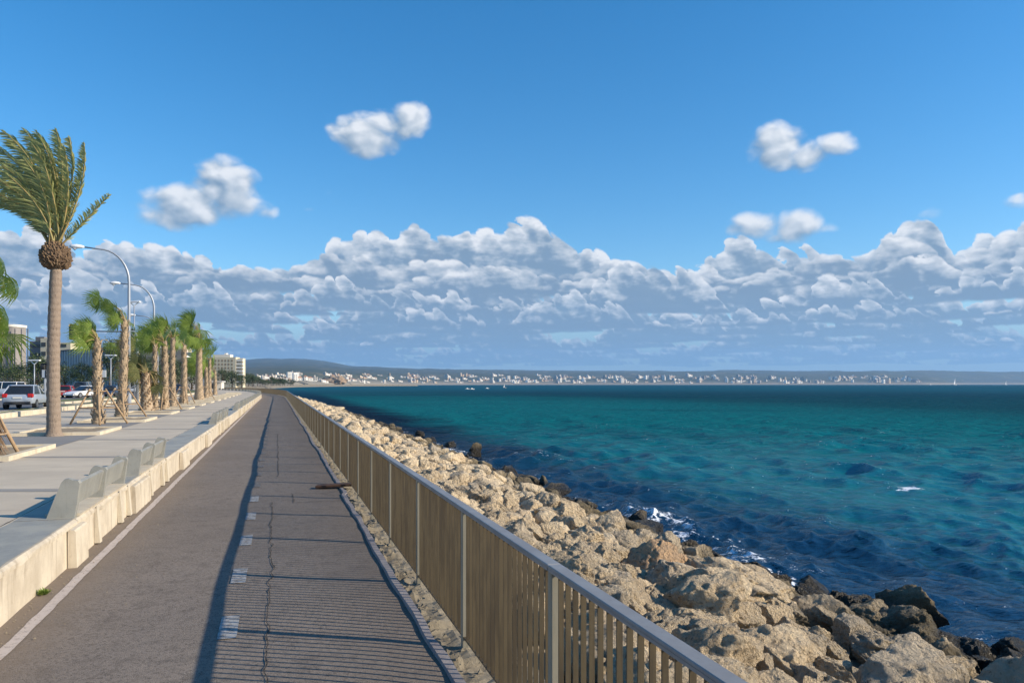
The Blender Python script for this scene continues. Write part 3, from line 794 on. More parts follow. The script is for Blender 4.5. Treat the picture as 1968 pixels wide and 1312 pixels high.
# outcrops standing off the shore
for (u, v, rad, zz) in [(905, 874, .4, .0), (830, 850, .7, .1), (865, 858, .6, .0), (808, 838, .6, .1), (1750, 1215, .72, .35), (1820, 1262, .60, .15), (1690, 1200, .5, .2),
                        (1960, 1272, .45, .1), (1870, 1300, .42, .05), (1930, 1310, .4, .0), (1640, 1185, .45, .2), (1560, 1150, .4, .2), (1955, 1325, .6, .1), (1240, 1022, .45, .2)]:
    p = PIX(u, v, WATER_Z); s_, t_ = ST(p.x, p.y); rocks.append((s_, t_, rad, WATER_Z+zz))
inst = []
for rk in rocks:
    s, t, rad = rk[:3]
    z = rk[3] if len(rk) > 3 else bank_z(s, t)+rad*rr.uniform(-.05, .42)+.08
    if len(rk) == 3 and t < 2.9: z = min(z, .12-rad*.5)
    p = P(s, t, z); d = p.length
    # upper surface must stay below the sight line seen over the fence
    u = CU+F*p.x/max(p.y, .1); v = HV+F*(CAMZ-z)/max(p.y, .1)
    vis = p.y > 1 and u < 2010 and v < 1400
    inst.append((rad/max(d, 1)*(1 if vis else .001), rad, p, s, t))
inst.sort(key=lambda q: -q[0])
place = {}
def rot(): return (rr.uniform(-.5, .5)+rr.choice((0, 0, math.pi)), rr.uniform(-.5, .5), rr.uniform(0, 6.28))
for i, (k, rad, p, s, t) in enumerate(inst[:290]):
    me = hi[i % len(hi)]
    o = bpy.data.objects.new('boulder', me); COL.objects.link(o)
    o.location = p; o.rotation_euler = rot(); o.scale = (rad, rad, rad)
    if p.z < -1.75: tag(o, 'dark wet weed stained boulder at the water edge of the bank', 'boulder', 'dark boulders at the water edge')
    elif p.z < -1.0: tag(o, 'brown pitted limestone boulder low on the bank above the wet ones', 'boulder', 'brown boulders low on the bank')
    else: tag(o, 'pale cream pitted limestone boulder in the dry upper part of the bank', 'boulder', 'cream boulders of the upper bank')
    place[i] = o
V = []; Fs = []; base = 0
for j, (k, rad, p, s, t) in enumerate(inst[290:]):
    a, f = lo_np[j % len(lo_np)]
    import mathutils
    m3 = np.array(mathutils.Euler(rot()).to_matrix())
    V.append((a @ m3.T)*rad+np.array(p)); Fs.append(f+base); base += len(a)
V = np.concatenate(V); Fs = np.concatenate(Fs)
me = bpy.data.meshes.new('rock_armour'); me.vertices.add(len(V)); me.vertices.foreach_set('co', V.astype(np.float32).ravel())
me.loops.add(Fs.size); me.loops.foreach_set('vertex_index', Fs.ravel().astype(np.int32)); me.polygons.add(len(Fs))
me.polygons.foreach_set('loop_start', np.arange(0, Fs.size, 3, dtype=np.int32)); me.polygons.foreach_set('use_smooth', [True]*len(Fs))
me.materials.append(M['rock']); me.update(); me.validate()
o = bpy.data.objects.new('rock_armour', me); COL.objects.link(o)
tag(o, 'mass of smaller and farther cream boulders filling the sea bank', 'boulders', kind='stuff')
# three boulders one can point at
def feature(u, v, z, rad, sx, rz, label, cat='boulder', mat=None, i=0):
    p = XY(u, F*(CAMZ-z)/(v-HV), z); o = bpy.data.objects.new('boulder', hi[i]); COL.objects.link(o)
    if mat: o.data = hi[i].copy(); o.data.materials[0] = mat
    o.location = p; o.rotation_euler = rz; o.scale = (rad*sx[0], rad*sx[1], rad*sx[2]); tag(o, label, cat); return o
feature(1262, 1092, -.95, .62, (1.1, 1, 1), (.3, .2, 1.1), 'large orange tinted boulder standing out among the cream rocks', mat=M['rock_orange'], i=2)
feature(1345, 1172, -.85, .40, (1.0, .8, 1.1), (.1, .7, .4), 'pale egg shaped boulder just beyond the handrail below the orange boulder', mat=M['rock_orange'], i=4)
feature(915, 868, -2.35, .62, (1.1, .6, 1.3), (0, -.5, .6), 'dark pointed rock standing out of the water off the far bank', i=7)
feature(1400, 1125, -1.25, .85, (1.3, .9, .8), (.2, .1, 2.0), 'broad grey pitted slab of limestone right of the orange boulder', i=5)
feature(1745, 1210, -2.0, .68, (.9, .8, 1.15), (.2, .2, 2.6), 'tall brown weed stained boulder at the water beside the foam', i=8)
# half-buried timber end between rocks
mb = MB().bevbox(-.05, .05, -.28, .28, -.05, .05, .01); o = mb.build('timber_post', M['stake'], loc=PIX(1412, 1253, -.75)); o.rotation_euler = (R(38), 0, R(-50))
tag(o, 'short square timber end sticking out of the boulders by the handrail', 'timber')
# ------------------------------------------------------------------ sea
def sea():
    rows = []; r = 6.0
    while r < 150: rows.append(r); r += max(.075, r*r/(710*4.55)*.55)
    nfar = len(rows)
    while r < 17500: rows.append(r); r *= 1.06
    ang = np.linspace(R(-62), R(95), 1050)
    rr_ = np.array(rows)[:, None]; X = rr_*np.sin(ang)[None, :]; Y = rr_*np.cos(ang)[None, :]
    Z = np.zeros_like(X); DX = np.zeros_like(X); DY = np.zeros_like(X)
    g = np.random.RandomState(4)
    spacing = np.maximum(.075, rr_**2/(710*4.55)*.55); lat = rr_*R(157)/1050
    wind = math.atan2(-.35, -1.0)   # waves run towards the bank and the camera
    for lam in np.geomspace(.38, 9.0, 74):
        th = wind+g.normal(0, .62); k = 2*math.pi/lam; amp = .0125*lam**.70*(.6+.8*g.rand())
        if lam > 3: amp *= .75
        ph = g.rand()*6.28; dx, dy = math.cos(th), math.sin(th)
        # fade what the grid cannot carry
        cut = np.clip((lam/np.maximum(spacing, lat)-2.2)/2.0, 0, 1)
        a = k*(X*dx+Y*dy)+ph
        Z += cut*amp*np.sin(a); c = cut*amp*.85*np.cos(a); DX += c*dx; DY += c*dy
    # groups of waves
    grp = .72+.38*np.sin(X*.21+Y*.13+1.3)*np.sin(Y*.17-X*.06+.4)
    Z *= grp; X = X+DX*grp; Y = Y+DY*grp
    co = np.stack([X, Y, Z+WATER_Z], -1).reshape(-1, 3).astype(np.float32)
    nr, nc = Z.shape; idx = np.arange(nr*nc).reshape(nr, nc)
    q = np.stack([idx[:-1, :-1], idx[:-1, 1:], idx[1:, 1:], idx[1:, :-1]], -1).reshape(-1, 4)[:, ::-1].astype(np.int32)
    me = bpy.data.meshes.new('sea'); me.vertices.add(len(co)); me.vertices.foreach_set('co', co.ravel())
    me.loops.add(q.size); me.loops.foreach_set('vertex_index', q.ravel()); me.polygons.add(len(q))
    me.polygons.foreach_set('loop_start', np.arange(0, q.size, 4, dtype=np.int32)); me.polygons.foreach_set('use_smooth', [True]*len(q))
    at = me.attributes.new('crest', 'FLOAT', 'POINT')
    at.data.foreach_set('value', (Z/.12).ravel().astype(np.float32))
    m, nt, b = new_mat('sea_water'); w_ = coords(nt, 'World'); x, y, z = sepxyz(nt, w_)
    t = x*.953+y*.303; s = y*.953-x*.303; dist = (x*x+y*y)._m('SQRT')
    n1 = tnoise(nt, vec(nt, x*.012, y*.022, 0), 1.0, 4, .55); n2 = tnoise(nt, vec(nt, x*.06, y*.11, 0), 1.0, 4, .6)
    shallow = ((n2-.5)*9.0+t+(n1-.5)*10).ss(13.5, 21.5)*(1.0-((n1-.5)*60.0+t).ss(60, 130)*.6)
    shallow = shallow*(1.0-n1.ss(.54, .68)*.35)*(1.0-dist.ss(140, 420)*.75)
    navy = mixc(nt, dist.ss(60, 700), (.0008, .0095, .024), (.0004, .070, .112))
    c = mixc(nt, shallow, navy, (.0006, .112, .126))
    c = mixc(nt, ((n1-.5)*.8+n2*.5).ss(.2, .5)*.25, c, (.001, .034, .062))
    # foam
    cr = nt.nodes.new('ShaderNodeAttribute'); cr.attribute_name = 'crest'; cr = NV(nt, cr.outputs['Fac'])
    fn = tnoise(nt, vec(nt, x, y, 0), 2.3, 6, .72, .8); fb = tnoise(nt, vec(nt, x*.3, y*.3, 0), 1.0, 3, .6)
    web = tvor(nt, vec(nt, x+fn*.5, y+fn*.4, 0), 2.6, 1.5, 'DISTANCE_TO_EDGE') if False else tnoise(nt, vec(nt, x, y, 3.0), 6.0, 4, .65, 1.2)
    near = (t+(fb-.5)*5.5+((s*.23)._m('SINE'))*.5)
    shore = (1.0-near.ss(10.6, 13.0))*(1.0-s.ss(60, 115))
    foam = (shore*.27+(fn-.5)*1.5+(web-.5)*.9+cr*.05).ss(.30, .46)
    # churned patch at the near corner, one breaking crest farther out
    def spot(u, v, rx, ry, a):
        p = PIX(u, v, WATER_Z); dx = (x-p.x)*(1/rx); dy = (y-p.y)*(1/ry); return (1.0-(dx*dx+dy*dy)._m('SQRT')).max(0.0)*a
    sp = spot(1925, 1292, 2.4, 1.3, 1.0).max(spot(1745, 941, 1.1, .8, .85)).max(spot(1640, 1175, 1.6, 1.4, .62)).max(spot(1560,1150,1.4,1.6,.5))
    foam = foam.max((sp*1.05+(fn-.5)*2.2+(web-.5)*1.0).ss(.42, .62)*sp.ss(.02, .2))
    caps = ((cr*.12+tnoise(nt, vec(nt, x*.35, y*.9, 7.0), 1.0, 5, .7)).ss(.90, .95))*.5
    foam = foam.max(caps)
    c = mixc(nt, foam, c, (.80, .84, .88)); nt.links.new(c, b.inputs['Base Color'])
    nt.links.new((foam*.6+dist.ss(20, 600)*.22+.07).v, b.inputs['Roughness']); b.inputs['IOR'].default_value = 1.33
    nt.links.new(((1.0-dist.ss(12, 250)*.88)*.40).v, b.inputs['Specular IOR Level'])
    co2 = vec(nt, x*.8, y*1.25, 0)
    w1 = tnoise(nt, co2, 3.0, 5, .6, .3); w2 = tnoise(nt, co2, .55, 4, .6, .3); w3 = tnoise(nt, vec(nt, x*.05, y*.14, 0), 1.0, 5, .65)
    h = w1*(1.0-dist.ss(15, 80))*.10+w2*dist.ss(20, 80)*(1.0-dist.ss(200, 700))*.75+w3*dist.ss(60, 300)*3.0
    nt.links.new(bump(nt, h, 1.0, 1.0), b.inputs['Normal'])
    # rough sea: what a steep wavy surface shows is mostly its body colour, with a limited share of mirrored sky
    df = nt.nodes.new('ShaderNodeBsdfDiffuse'); nt.links.new(c, df.inputs[0]); gl = nt.nodes.new('ShaderNodeBsdfGlossy')
    nt.links.new((foam*.5+dist.ss(20, 500)*.30+.09).v, gl.inputs['Roughness']); bn = b.inputs['Normal'].links[0].from_socket
    nt.links.new(bn, gl.inputs['Normal']); nt.links.new(bn, df.inputs['Normal'])
    fr = nt.nodes.new('ShaderNodeFresnel'); fr.inputs[0].default_value = 1.33; nt.links.new(bn, fr.inputs['Normal'])
    f_ = (NV(nt, fr.outputs[0]).min(.31)*(1.0-dist.ss(12, 95)*.80))*(1.0-foam)
    mx = nt.nodes.new('ShaderNodeMixShader'); nt.links.new(f_.v, mx.inputs[0]); nt.links.new(df.outputs[0], mx.inputs[1]); nt.links.new(gl.outputs[0], mx.inputs[2])
    nt.links.new(mx.outputs[0], nt.nodes['Material Output'].inputs[0])
    me.materials.append(m); me.update()
    o = bpy.data.objects.new('sea', me); COL.objects.link(o); o['kind'] = 'structure'
sea()
# ------------------------------------------------------------------ palms
def bez(p0, p1, p2, n):
    return [(p0*(1-k)**2+p1*2*k*(1-k)+p2*k*k) for k in [i/n for i in range(n+1)]]
WIND = Vector((-1.0, .12, .05)).normalized()
def pinnate(mb, pts, r, ll=.46, n=46, m=0, blow=.55):
    """rachis with leaflets blown to one side"""
    L = len(pts)-1
    for i in range(n):
        f = .16+.84*i/n; x = f*L; k = min(int(x), L-1); p = pts[k].lerp(pts[k+1], x-k)
        d = (pts[k+1]-pts[k]).normalized()
        side = d.cross(Vector((0, -1, .15))).normalized()
        ln = ll*(math.sin(math.pi*min(1, (f*.92+.08)))**.45*.9+.1)*r.uniform(.85, 1.1)
        for sg in (1, -1):
            out = (d*.95+side*sg*.62+WIND*blow*r.uniform(.6, 1.3)+Vector((0, r.uniform(-.4, .4), r.uniform(-.1, .25)))).normalized()
            tip = p+out*ln; mid = p+out*ln*.55+WIND*.015
            tip = tip+WIND*ln*.22+Vector((0, 0, -ln*.10))
            wv = out.cross(Vector((r.uniform(-.3, .3), 1, r.uniform(-.4, .4)))).normalized()*r.uniform(.013, .021)
            mb.add([p-wv*.6, p+wv*.6, mid+wv, mid-wv, tip], [(0, 1, 2, 3), (3, 2, 4)], m)
def date_palm(base, label):
    r = random.Random(3); root = empty('date_palm', base, label=label, cat='palm tree')
    # trunk with a flared foot, slightly bent
    H = 5.15; pts = []; rad = []
    for i in range(61):
        f = i/60; z = f*H-.05
        rr_ = .168+.03*(1-f)**2+(.085*max(0, 1-f/.045) if f < .045 else 0)+.006*math.sin(i*2.1)+.01*noise.noise(Vector((0, 0, i*.3)))
        if f > .93: rr_ *= 1-.12*(f-.93)/.07
        pts.append(Vector((-.02+.07*f-.05*math.sin(f*3.1), 0, z))); rad.append(rr_)
    mb = MB().tube(pts, rad, 20); t = mb.build('trunk', M['trunk_date'], root, smooth=True)
    # ball of old leaf bases
    c = Vector((.03, 0, 5.42)); bm = bmesh.new(); bmesh.ops.create_icosphere(bm, subdivisions=5, radius=1)
    for v in bm.verts:
        p = v.co.copy(); n_ = noise.noise(p*6)*.10+noise.noise(p*14)*.10
        q = p*(1+n_); q.z = q.z*(1.05 if q.z > 0 else .86); v.co = Vector((q.x*.41, q.y*.41, q.z*.45))+c
    me = bpy.data.meshes.new('leaf_base_ball'); bm.to_mesh(me); bm.free(); me.materials.append(M['ball'])
    o = bpy.data.objects.new('leaf_base_ball', me); COL.objects.link(o); o.parent = root
    mb = MB()
    for i in range(260):                            # cut stubs
        th = r.uniform(0, 6.28); z = r.uniform(-.75, .95); rr_ = math.sqrt(1-z*z*.95); d = Vector((math.cos(th)*rr_, math.sin(th)*rr_, z))
        p = c+Vector((d.x*.38, d.y*.38, d.z*.43)); o2 = (d*.7+Vector((0, 0, .7))).normalized(); a = o2.cross(Vector((.2, 1, .1))).normalized()*.026; b = o2.cross(a).normalized()*.014
        q = p+o2*r.uniform(.05, .12)
        mb.add([p-a-b, p+a-b, p+a+b, p-a+b, q-a*.6-b, q+a*.6-b, q+a*.6+b, q-a*.6+b], [(0,1,5,4),(1,2,6,5),(2,3,7,6),(3,0,4,7),(4,5,6,7)], 0)
    mb.build('leaf_stubs', M['dry'], root)
    # crown: every frond blown up and to the left
    top = Vector((0, 0, 5.62)); PX = F/base.y
    cr = MB(); pet = MB()
    def rel(u, v, y=0): return Vector(((u-105)/PX, y, ZAT(v, base.y)-base.z))
    fr = [((207, 372), (158, 428), .1, .26), ((163, 285), (168, 370), .0, .30), ((150, 268), (158, 350), .25, .30), ((138, 290), (150, 380), -.3, .34), ((128, 262), (150, 330), .1, .42), ((118, 255), (140, 350), -.2, .45),
          ((95, 252), (138, 330), .3, .46), ((84, 262), (130, 340), -.25, .48), ((70, 256), (128, 330), .1, .5), ((52, 254), (118, 320), -.1, .5), ((38, 252), (112, 310), .35, .5),
          ((22, 262), (104, 318), -.3, .5), ((8, 270), (98, 330), .1, .5), ((-8, 284), (92, 335), -.2, .5), ((-20, 300), (84, 345), .2, .5), ((-28, 322), (78, 355), -.1, .5), ((-30, 345), (72, 362), .3, .46),
          ((-38, 372), (60, 370), -.2, .4), ((-35, 398), (48, 375), .1, .34), ((-22, 372), (56, 392), .2, .34), ((60, 300), (110, 360), .45, .5), ((30, 330), (100, 380), -.45, .5), ((75, 320), (116, 380), -.5, .5),
          ((100, 300), (125, 370), .5, .45), ((45, 350), (100, 400), -.5, .46), ((110, 330), (120, 400), -.45, .4), ((20, 300), (96, 350), .4, .5), ((85, 290), (122, 350), -.4, .5), ((10, 350), (84, 385), -.5, .45)]
    for (tu, tv), (cu, cv), dy, ll in fr:
        p0 = rel(105+r.uniform(-9, 12), 478, r.uniform(-.12, .12)); p1 = rel(cu, cv, dy*.5); p2 = rel(tu, tv, dy*1.3)
        pts = bez(p0, p1, p2, 14); pinnate(cr, pts, r, ll*1.15*r.uniform(.9, 1.05), 60)
        pet.tube(pts, [.030*(1-.8*i/14)+.004 for i in range(15)], 5)
    cr.build('crown', M['date_leaf'], root); pet.build('frond_stem', M['petiole'], root, smooth=True)
    return root
pb = PIX(105, 838, PROM); date_palm(pb, 'tall grey date palm with a round ball under its windblown fronds')
def fan_leaf(mb, p, d, r, size, m=0, n=17):
    """fan of narrow blades at the end of a stalk, opening along d"""
    d = d.normalized(); a = d.cross(Vector((r.uniform(-.3, .3), 1, r.uniform(-.2, .2)))).normalized(); nn = d.cross(a).normalized()
    for i in range(n):
        q = (i/(n-1)-.5)*2*1.35; out = (d*math.cos(q)+a*math.sin(q)+nn*.12*abs(math.sin(q))).normalized()
        ln = size*(.75+.30*math.cos(q))*r.uniform(.75, 1.2); out2 = (out+WIND*.42+Vector((0, 0, -.18))).normalized()
        wv = (a*math.cos(q)-d*math.sin(q)).normalized()*size*.030
        m1 = p+out*ln*.5; tip = m1+out2*ln*.52
        mb.add([p, m1+wv, m1-wv, tip], [(0, 1, 2), (2, 1, 3)], m)
def fan_palm(base, H, rad, label, seed, crown=1.0, nleaf=22, drop=.2, leaf='fan_leaf', dark=False, skirt=0, group='fan palms in a row along the promenade', lean=0.0, extra=None):
    r = random.Random(seed); root = empty('fan_palm', base, label=label, cat='palm tree', group=group)
    pts = []; rads = []
    for i in range(41):
        f = i/40; pts.append(Vector((lean*f+.03*math.sin(f*4+seed), .02*math.sin(f*3), f*H-.05)))
        rads.append(rad*(1.18+.42*max(0, 1-f*5)-.52*f)*(1+.10*noise.noise(Vector((seed, i*.5, 0)))))
    MB().tube(pts, rads, 14).build('trunk', M['trunk_fan'], root, smooth=True)
    # split leaf bases, criss-cross up the trunk
    mb = MB(); ga = 2.4
    for i in range(int(H*60)):
        f = i/(H*60); th = i*ga; k = min(int(f*40), 39); c = pts[k].lerp(pts[k+1], f*40-k); R_ = rads[k]*.96
        d = Vector((math.cos(th), math.sin(th), 0)); a = Vector((-math.sin(th), math.cos(th), 0)); p = c+d*R_
        q = p+d*.06*r.uniform(.5, 1.5)+Vector((0, 0, .15*r.uniform(.7, 1.3)))+a*(.07 if i % 2 else -.07)*r.uniform(.5, 1.2); wv = a*.05
        mb.add([p-wv-Vector((0, 0, .03)), p+wv-Vector((0, 0, .03)), q+wv*.6, q-wv*.6, p+Vector((0, 0, .10))], [(0, 1, 2, 3), (3, 2, 4)], 0)
    mb.build('leaf_bases', M['dry'] if dark else M['trunk_fan'], root)
    cr = MB(); pe_ = MB(); top = pts[-1]
    for i in range(int(nleaf*.9)):
        th = r.uniform(0, 6.28); el = r.uniform(.05, 1.4)
        d = Vector((math.cos(th)*math.cos(el), math.sin(th)*math.cos(el)*.75, math.sin(el)))+WIND*.62; d.normalize()
        L = crown*r.uniform(.22, .60); p1 = top+d*L*.6+Vector((0, 0, .08)); p2 = top+d*L+WIND*L*.22+Vector((0, 0, -.06-drop*L*(1.2-el)))
        ps = bez(top+Vector((0, 0, -.05)), p1, p2, 4); pe_.tube(ps, .014, 4)
        fan_leaf(cr, p2, (ps[-1]-ps[-2]).normalized()+WIND*.35+Vector((0, 0, -.12)), r, crown*r.uniform(.46, .66))
    for i in range(skirt):
        th = r.uniform(0, 6.28); d = Vector((math.cos(th), math.sin(th), -.25)); p2 = top+d*.5+Vector((0, 0, -.25-r.random()*.35))
        pe_.tube([top, top+d*.3, p2], .014, 4); fan_leaf(cr, p2, d*.6+Vector((0, 0, -1))+WIND*.3, r, crown*.55)
    for (dx, dz, sz) in (extra or []):
        p2 = top+Vector((dx, 0, dz)); ps = bez(top, top+Vector((dx*.1, 0, dz*.8)), p2, 6); pe_.tube(ps, .022, 5)
        for q in range(4): fan_leaf(cr, ps[-1]+Vector((r.uniform(-.1, .25), r.uniform(-.2, .2), r.uniform(-.15, .1))), Vector((-1, 0, r.uniform(-.7, .25))), r, sz)
    cr.build('crown', M[leaf], root); pe_.build('leaf_stalk', M['petiole'], root, smooth=True)
    return root
def stakes(base, seed, label, h=1.35, w_=.95):
    r = random.Random(seed); root = empty('support_stakes', base, label=label, cat='stakes', group='timber stakes propping the palms')
    for k in range(4):
        th = .5+k*1.57+r.uniform(-.25, .25); d = Vector((math.cos(th), math.sin(th), 0)); g = d*w_*r.uniform(.85, 1.15)
        MB().tube([g+Vector((0, 0, -.02)), d*.26+Vector((0, 0, h))], .040, 7).build('stake', M['stake'], root, smooth=True)
    for z in (h*.93, h*.45):
        k = .26+(w_-.26)*(1-z/h)
        MB().tube([Vector((math.cos(q)*k*.98, math.sin(q)*k*.98, z)) for q in [i*math.pi/6 for i in range(13)]], .022, 5).build('tie_band', M['stake'], root)
    return root
CS = .84
FP = [ # u, v, top v (trunk), radius px, crown m, label, extras
    (188, 812, 652, 10.5, 1.30, 'fan palm with a bushy bright green crown propped by stakes behind the date palm', dict(nleaf=34, seed=2)),
    (234, 800, 614, 10, 1.25, 'fan palm with one long frond bent far over to the left', dict(nleaf=18, seed=5, lean=.12, extra=[(-1.15, .95, .75), (-.75, .75, .6)])),
    (281, 790, 715, 14, 1.55, 'stout low fan palm with a dark trunk and wide olive fronds', dict(nleaf=30, seed=8, leaf='olive_leaf', dark=True, skirt=4)),
    (298, 786, 662, 5.5, 1.3, 'slim fan palm just behind the stout low palm', dict(nleaf=16, seed=9)),
    (316, 785, 655, 8.5, 1.75, 'fan palm with a pale upper trunk and stakes like an open tripod', dict(nleaf=24, seed=12)),
    (332, 780, 648, 7, 1.9, 'fan palm with a slim straight trunk and full crown, right of the tripod stakes', dict(nleaf=26, seed=15)),
    (353, 775, 662, 7.5, 1.7, 'fan palm with a swollen foot and yellowish green crown', dict(nleaf=20, seed=18)),
    (383, 769, 640, 8.5, 2.6, 'tallest fan palm of the far row, a skirt of hanging fronds under its crown', dict(nleaf=26, seed=22, skirt=12, drop=.5)),
    (396, 765, 705, 5, 2.2, 'small fan palm next beyond the tallest one of the row', dict(nleaf=18, seed=25)),
    (403, 761, 690, 4.5, 2.6, 'thin fan palm farther along beside the last bed', dict(nleaf=18, seed=28)),
    (413, 758, 712, 4.5, 2.6, 'last short fan palm at the end of the row', dict(nleaf=18, seed=31)),
    (266, 770, 672, 4.5, 2.6, 'dark ragged palm across the verge behind the lamp poles', dict(nleaf=14, seed=33, leaf='olive_leaf')),
]
for (u, v, tv, rp, cw, lab, kw) in FP:
    b = PIX(u, v, PROM+.05); H = (v-tv)/F*b.y
    fan_palm(b, H, rp*.72/F*b.y, lab, kw.pop('seed'), crown=cw*(CS if b.y < 40 else .95), **kw)
for (u, v, sd, lab) in ((188, 813, 1, 'leaning timber stakes round the nearest fan palm'), (234, 801, 2, 'leaning timber stakes round the palm with the bent frond'), (316, 786, 3, 'open tripod of timber stakes round the pale topped palm'), (353, 776, 4, 'leaning timber stakes round the palm with the swollen foot'), (392, 768, 5, 'low stakes at the foot of the tallest palm')):
    stakes(PIX(u, v, PROM+.05), sd, lab)
# palm at the left edge of the picture
b = PIX(-40, 874, PROM+.05); fan_palm(b, 3.2, .24, 'near fan palm at the left edge with big drooping leaves', 41, crown=1.35, nleaf=30, skirt=12, drop=.35, extra=[(.35, .95, .55), (.5, .5, .5), (.45, -.2, .6)])
stakes(b, 9, 'timber stakes at the foot of the palm at the left edge', 1.0, .75)
mb = MB(); r = random.Random(77)
for i in range(500):
    th = r.uniform(0, 6.28); z = r.uniform(0, .8); rr_ = (.33-.12*z)*r.uniform(.6, 1.1); p = Vector((math.cos(th)*rr_, math.sin(th)*rr_, z)); d = Vector((math.cos(th)*.5, math.sin(th)*.5, -1)).normalized(); a = d.cross(Vector((1, .3, 0))).normalized()*.02
    mb.add([p-a, p+a, p+d*.3], [(0, 1, 2)], 0)
o = mb.build('dry_fronds', M['dry'], loc=b+Vector((.12, 0, .12))); tag(o, 'bundle of dry brown fronds round the foot of the palm at the left edge', 'dry fronds')
# ------------------------------------------------------------------ leafy trees
def tree_mesh(seed, h, w_, nleaf=2600, ls=.35):
    r = random.Random(seed); tr = MB(); trunk_h = h*.34
    tr.tube([Vector((0, 0, 0)), Vector((.1, 0, trunk_h*.5)), Vector((-.05, .1, trunk_h))], [h*.035, h*.028, h*.022], 8)
    cl = []
    for k in range(22):
        th = r.uniform(0, 6.28); q = r.random()**.5; z = trunk_h*.8+(h-trunk_h*.8)*r.random(); e = math.sin(math.pi*min(1, max(.08, (z-trunk_h*.7)/(h-trunk_h*.7))))**.6
        c = Vector((math.cos(th)*w_*.42*q*e, math.sin(th)*w_*.42*q*e, z)); cl.append((c, w_*r.uniform(.12, .22)))
        if k < 9: tr.tube([Vector((0, 0, trunk_h*.9)), c*.5+Vector((0, 0, trunk_h*.5)), c], [h*.016, h*.01, h*.004], 5)
    lf = MB()
    for i in range(int(nleaf*.9)):
        c, rd = cl[i % len(cl)]; d = Vector((r.gauss(0, 1), r.gauss(0, 1), r.gauss(0, .8))).normalized(); p = c+d*rd*r.uniform(.55, 1.15)
        a = Vector((r.gauss(0, 1), r.gauss(0, 1), r.gauss(0, 1))).normalized(); b_ = a.cross(d+Vector((0, 0, .01))).normalized(); s_ = ls*r.uniform(.6, 1.3)
        lf.add([p-a*s_*.5, p+b_*s_*.28, p+a*s_*.5, p-b_*s_*.28], [(0, 1, 2, 3)], 0)
    return tr, lf
TREES = []
for sd, h, w_ in ((1, 8, 8), (2, 10, 7), (3, 6, 8)):
    tr, lf = tree_mesh(sd, h, w_)
    root = empty('leafy_tree', (0, 0, 0)); tr.build('trunk', M['bark'], root, smooth=True); lf.build('crown', M['tree_leaf'], root); TREES.append((root, h))
used_t = set()
def put_tree(i, u, Y, zb, H, label, group, sxy=1.0):
    root, h = TREES[i]
    o = root if i not in used_t else copy_tree(root); used_t.add(i)
    o.location = XY(u, Y, zb); k = H/h; o.scale = (k*sxy, k*sxy, k); o.rotation_euler = (0, 0, rnd.uniform(0, 6.28)); tag(o, label, 'tree', group); return o
G1 = 'dark trees across the road'; G2 = 'trees on the far headland'
for (i, u, Y, vt, lab, sx) in ((1, 212, 150, 655, 'tall dark tree between the nearest two fan palms', 1.0), (1, 236, 158, 664, 'tall dark tree behind the palm with the bent frond', .9), (0, 155, 150, 702, 'dark green tree before the office block with white fins', 1.1),
        (2, 182, 145, 708, 'broad dark tree right of the one before the office block', 1.1), (0, 125, 160, 705, 'dark tree low behind the date palm trunk', 1.2), (0, 38, 140, 704, 'tree at the foot of the grey tower', 1.2), (2, 12, 150, 708, 'tree at the far left beyond the white van', 1.1), (2, 70, 120, 690, 'olive tree behind the traffic lights', 1.0),
        (0, 262, 165, 690, 'dark tree below the curved white roof', 1.0), (1, 290, 170, 688, 'dark tree under the right end of the curved roof', 1.1), (0, 320, 180, 684, 'dark tree behind the tripod stakes palm', 1.0), (0, 345, 190, 696, 'dark tree before the low white house', 1.0), (2, 368, 200, 700, 'dark tree left of the tallest palm', 1.2), (1, 100, 165, 700, 'dark tree left of the date palm trunk', 1.0), (0, 428, 300, 712, 'low dark tree before the cream hotel', 1.2), (2, 446, 310, 716, 'smaller dark tree before the right half of the cream hotel', 1.2), (0, 464, 320, 722, 'small dark tree at the right corner of the cream hotel', 1.2)):
    put_tree(i, u, Y, PROM, ZAT(vt, Y)-PROM, lab, G1, sx)
for k in range(30):
    u = 408+k*5.4+rnd.uniform(-2, 2); Y = 430+k*13+rnd.uniform(-20, 20); vt = 716+k*.55+rnd.uniform(-3, 5)
    put_tree(rnd.randrange(3), u, Y, .4, max(3.0, ZAT(vt, Y)-.4), 'small dark green tree on the headland beyond the end of the path', G2, 1.3)
# weeds by the wall
def weed(u, v, h, label, z=0.0):
    r = random.Random(int(u)); mb = MB()
    for i in range(70):
        th = r.uniform(0, 6.28); d = Vector((math.cos(th), math.sin(th), r.uniform(.3, 1.6))).normalized(); p = Vector((r.uniform(-.03, .03), r.uniform(-.03, .03), 0)); a = d.cross(Vector((0, 0, 1))).normalized()*h*.13; L = h*r.uniform(.5, 1.1)
        mb.add([p, p+d*L*.6+a, p+d*L, p+d*L*.6-a], [(0, 1, 2, 3)], 0)
    o = mb.build('weed', M['fan_leaf'], loc=PIX(u, v, z)); tag(o, label, 'weed')
weed(174, 1030, .13, 'green weed growing at the foot of the wall beside the nearest bench')
weed(83, 1142, .08, 'small green weed on the path edge below the long wall')
weed(238, 982, .09, 'tuft of weed before the block between the first benches')
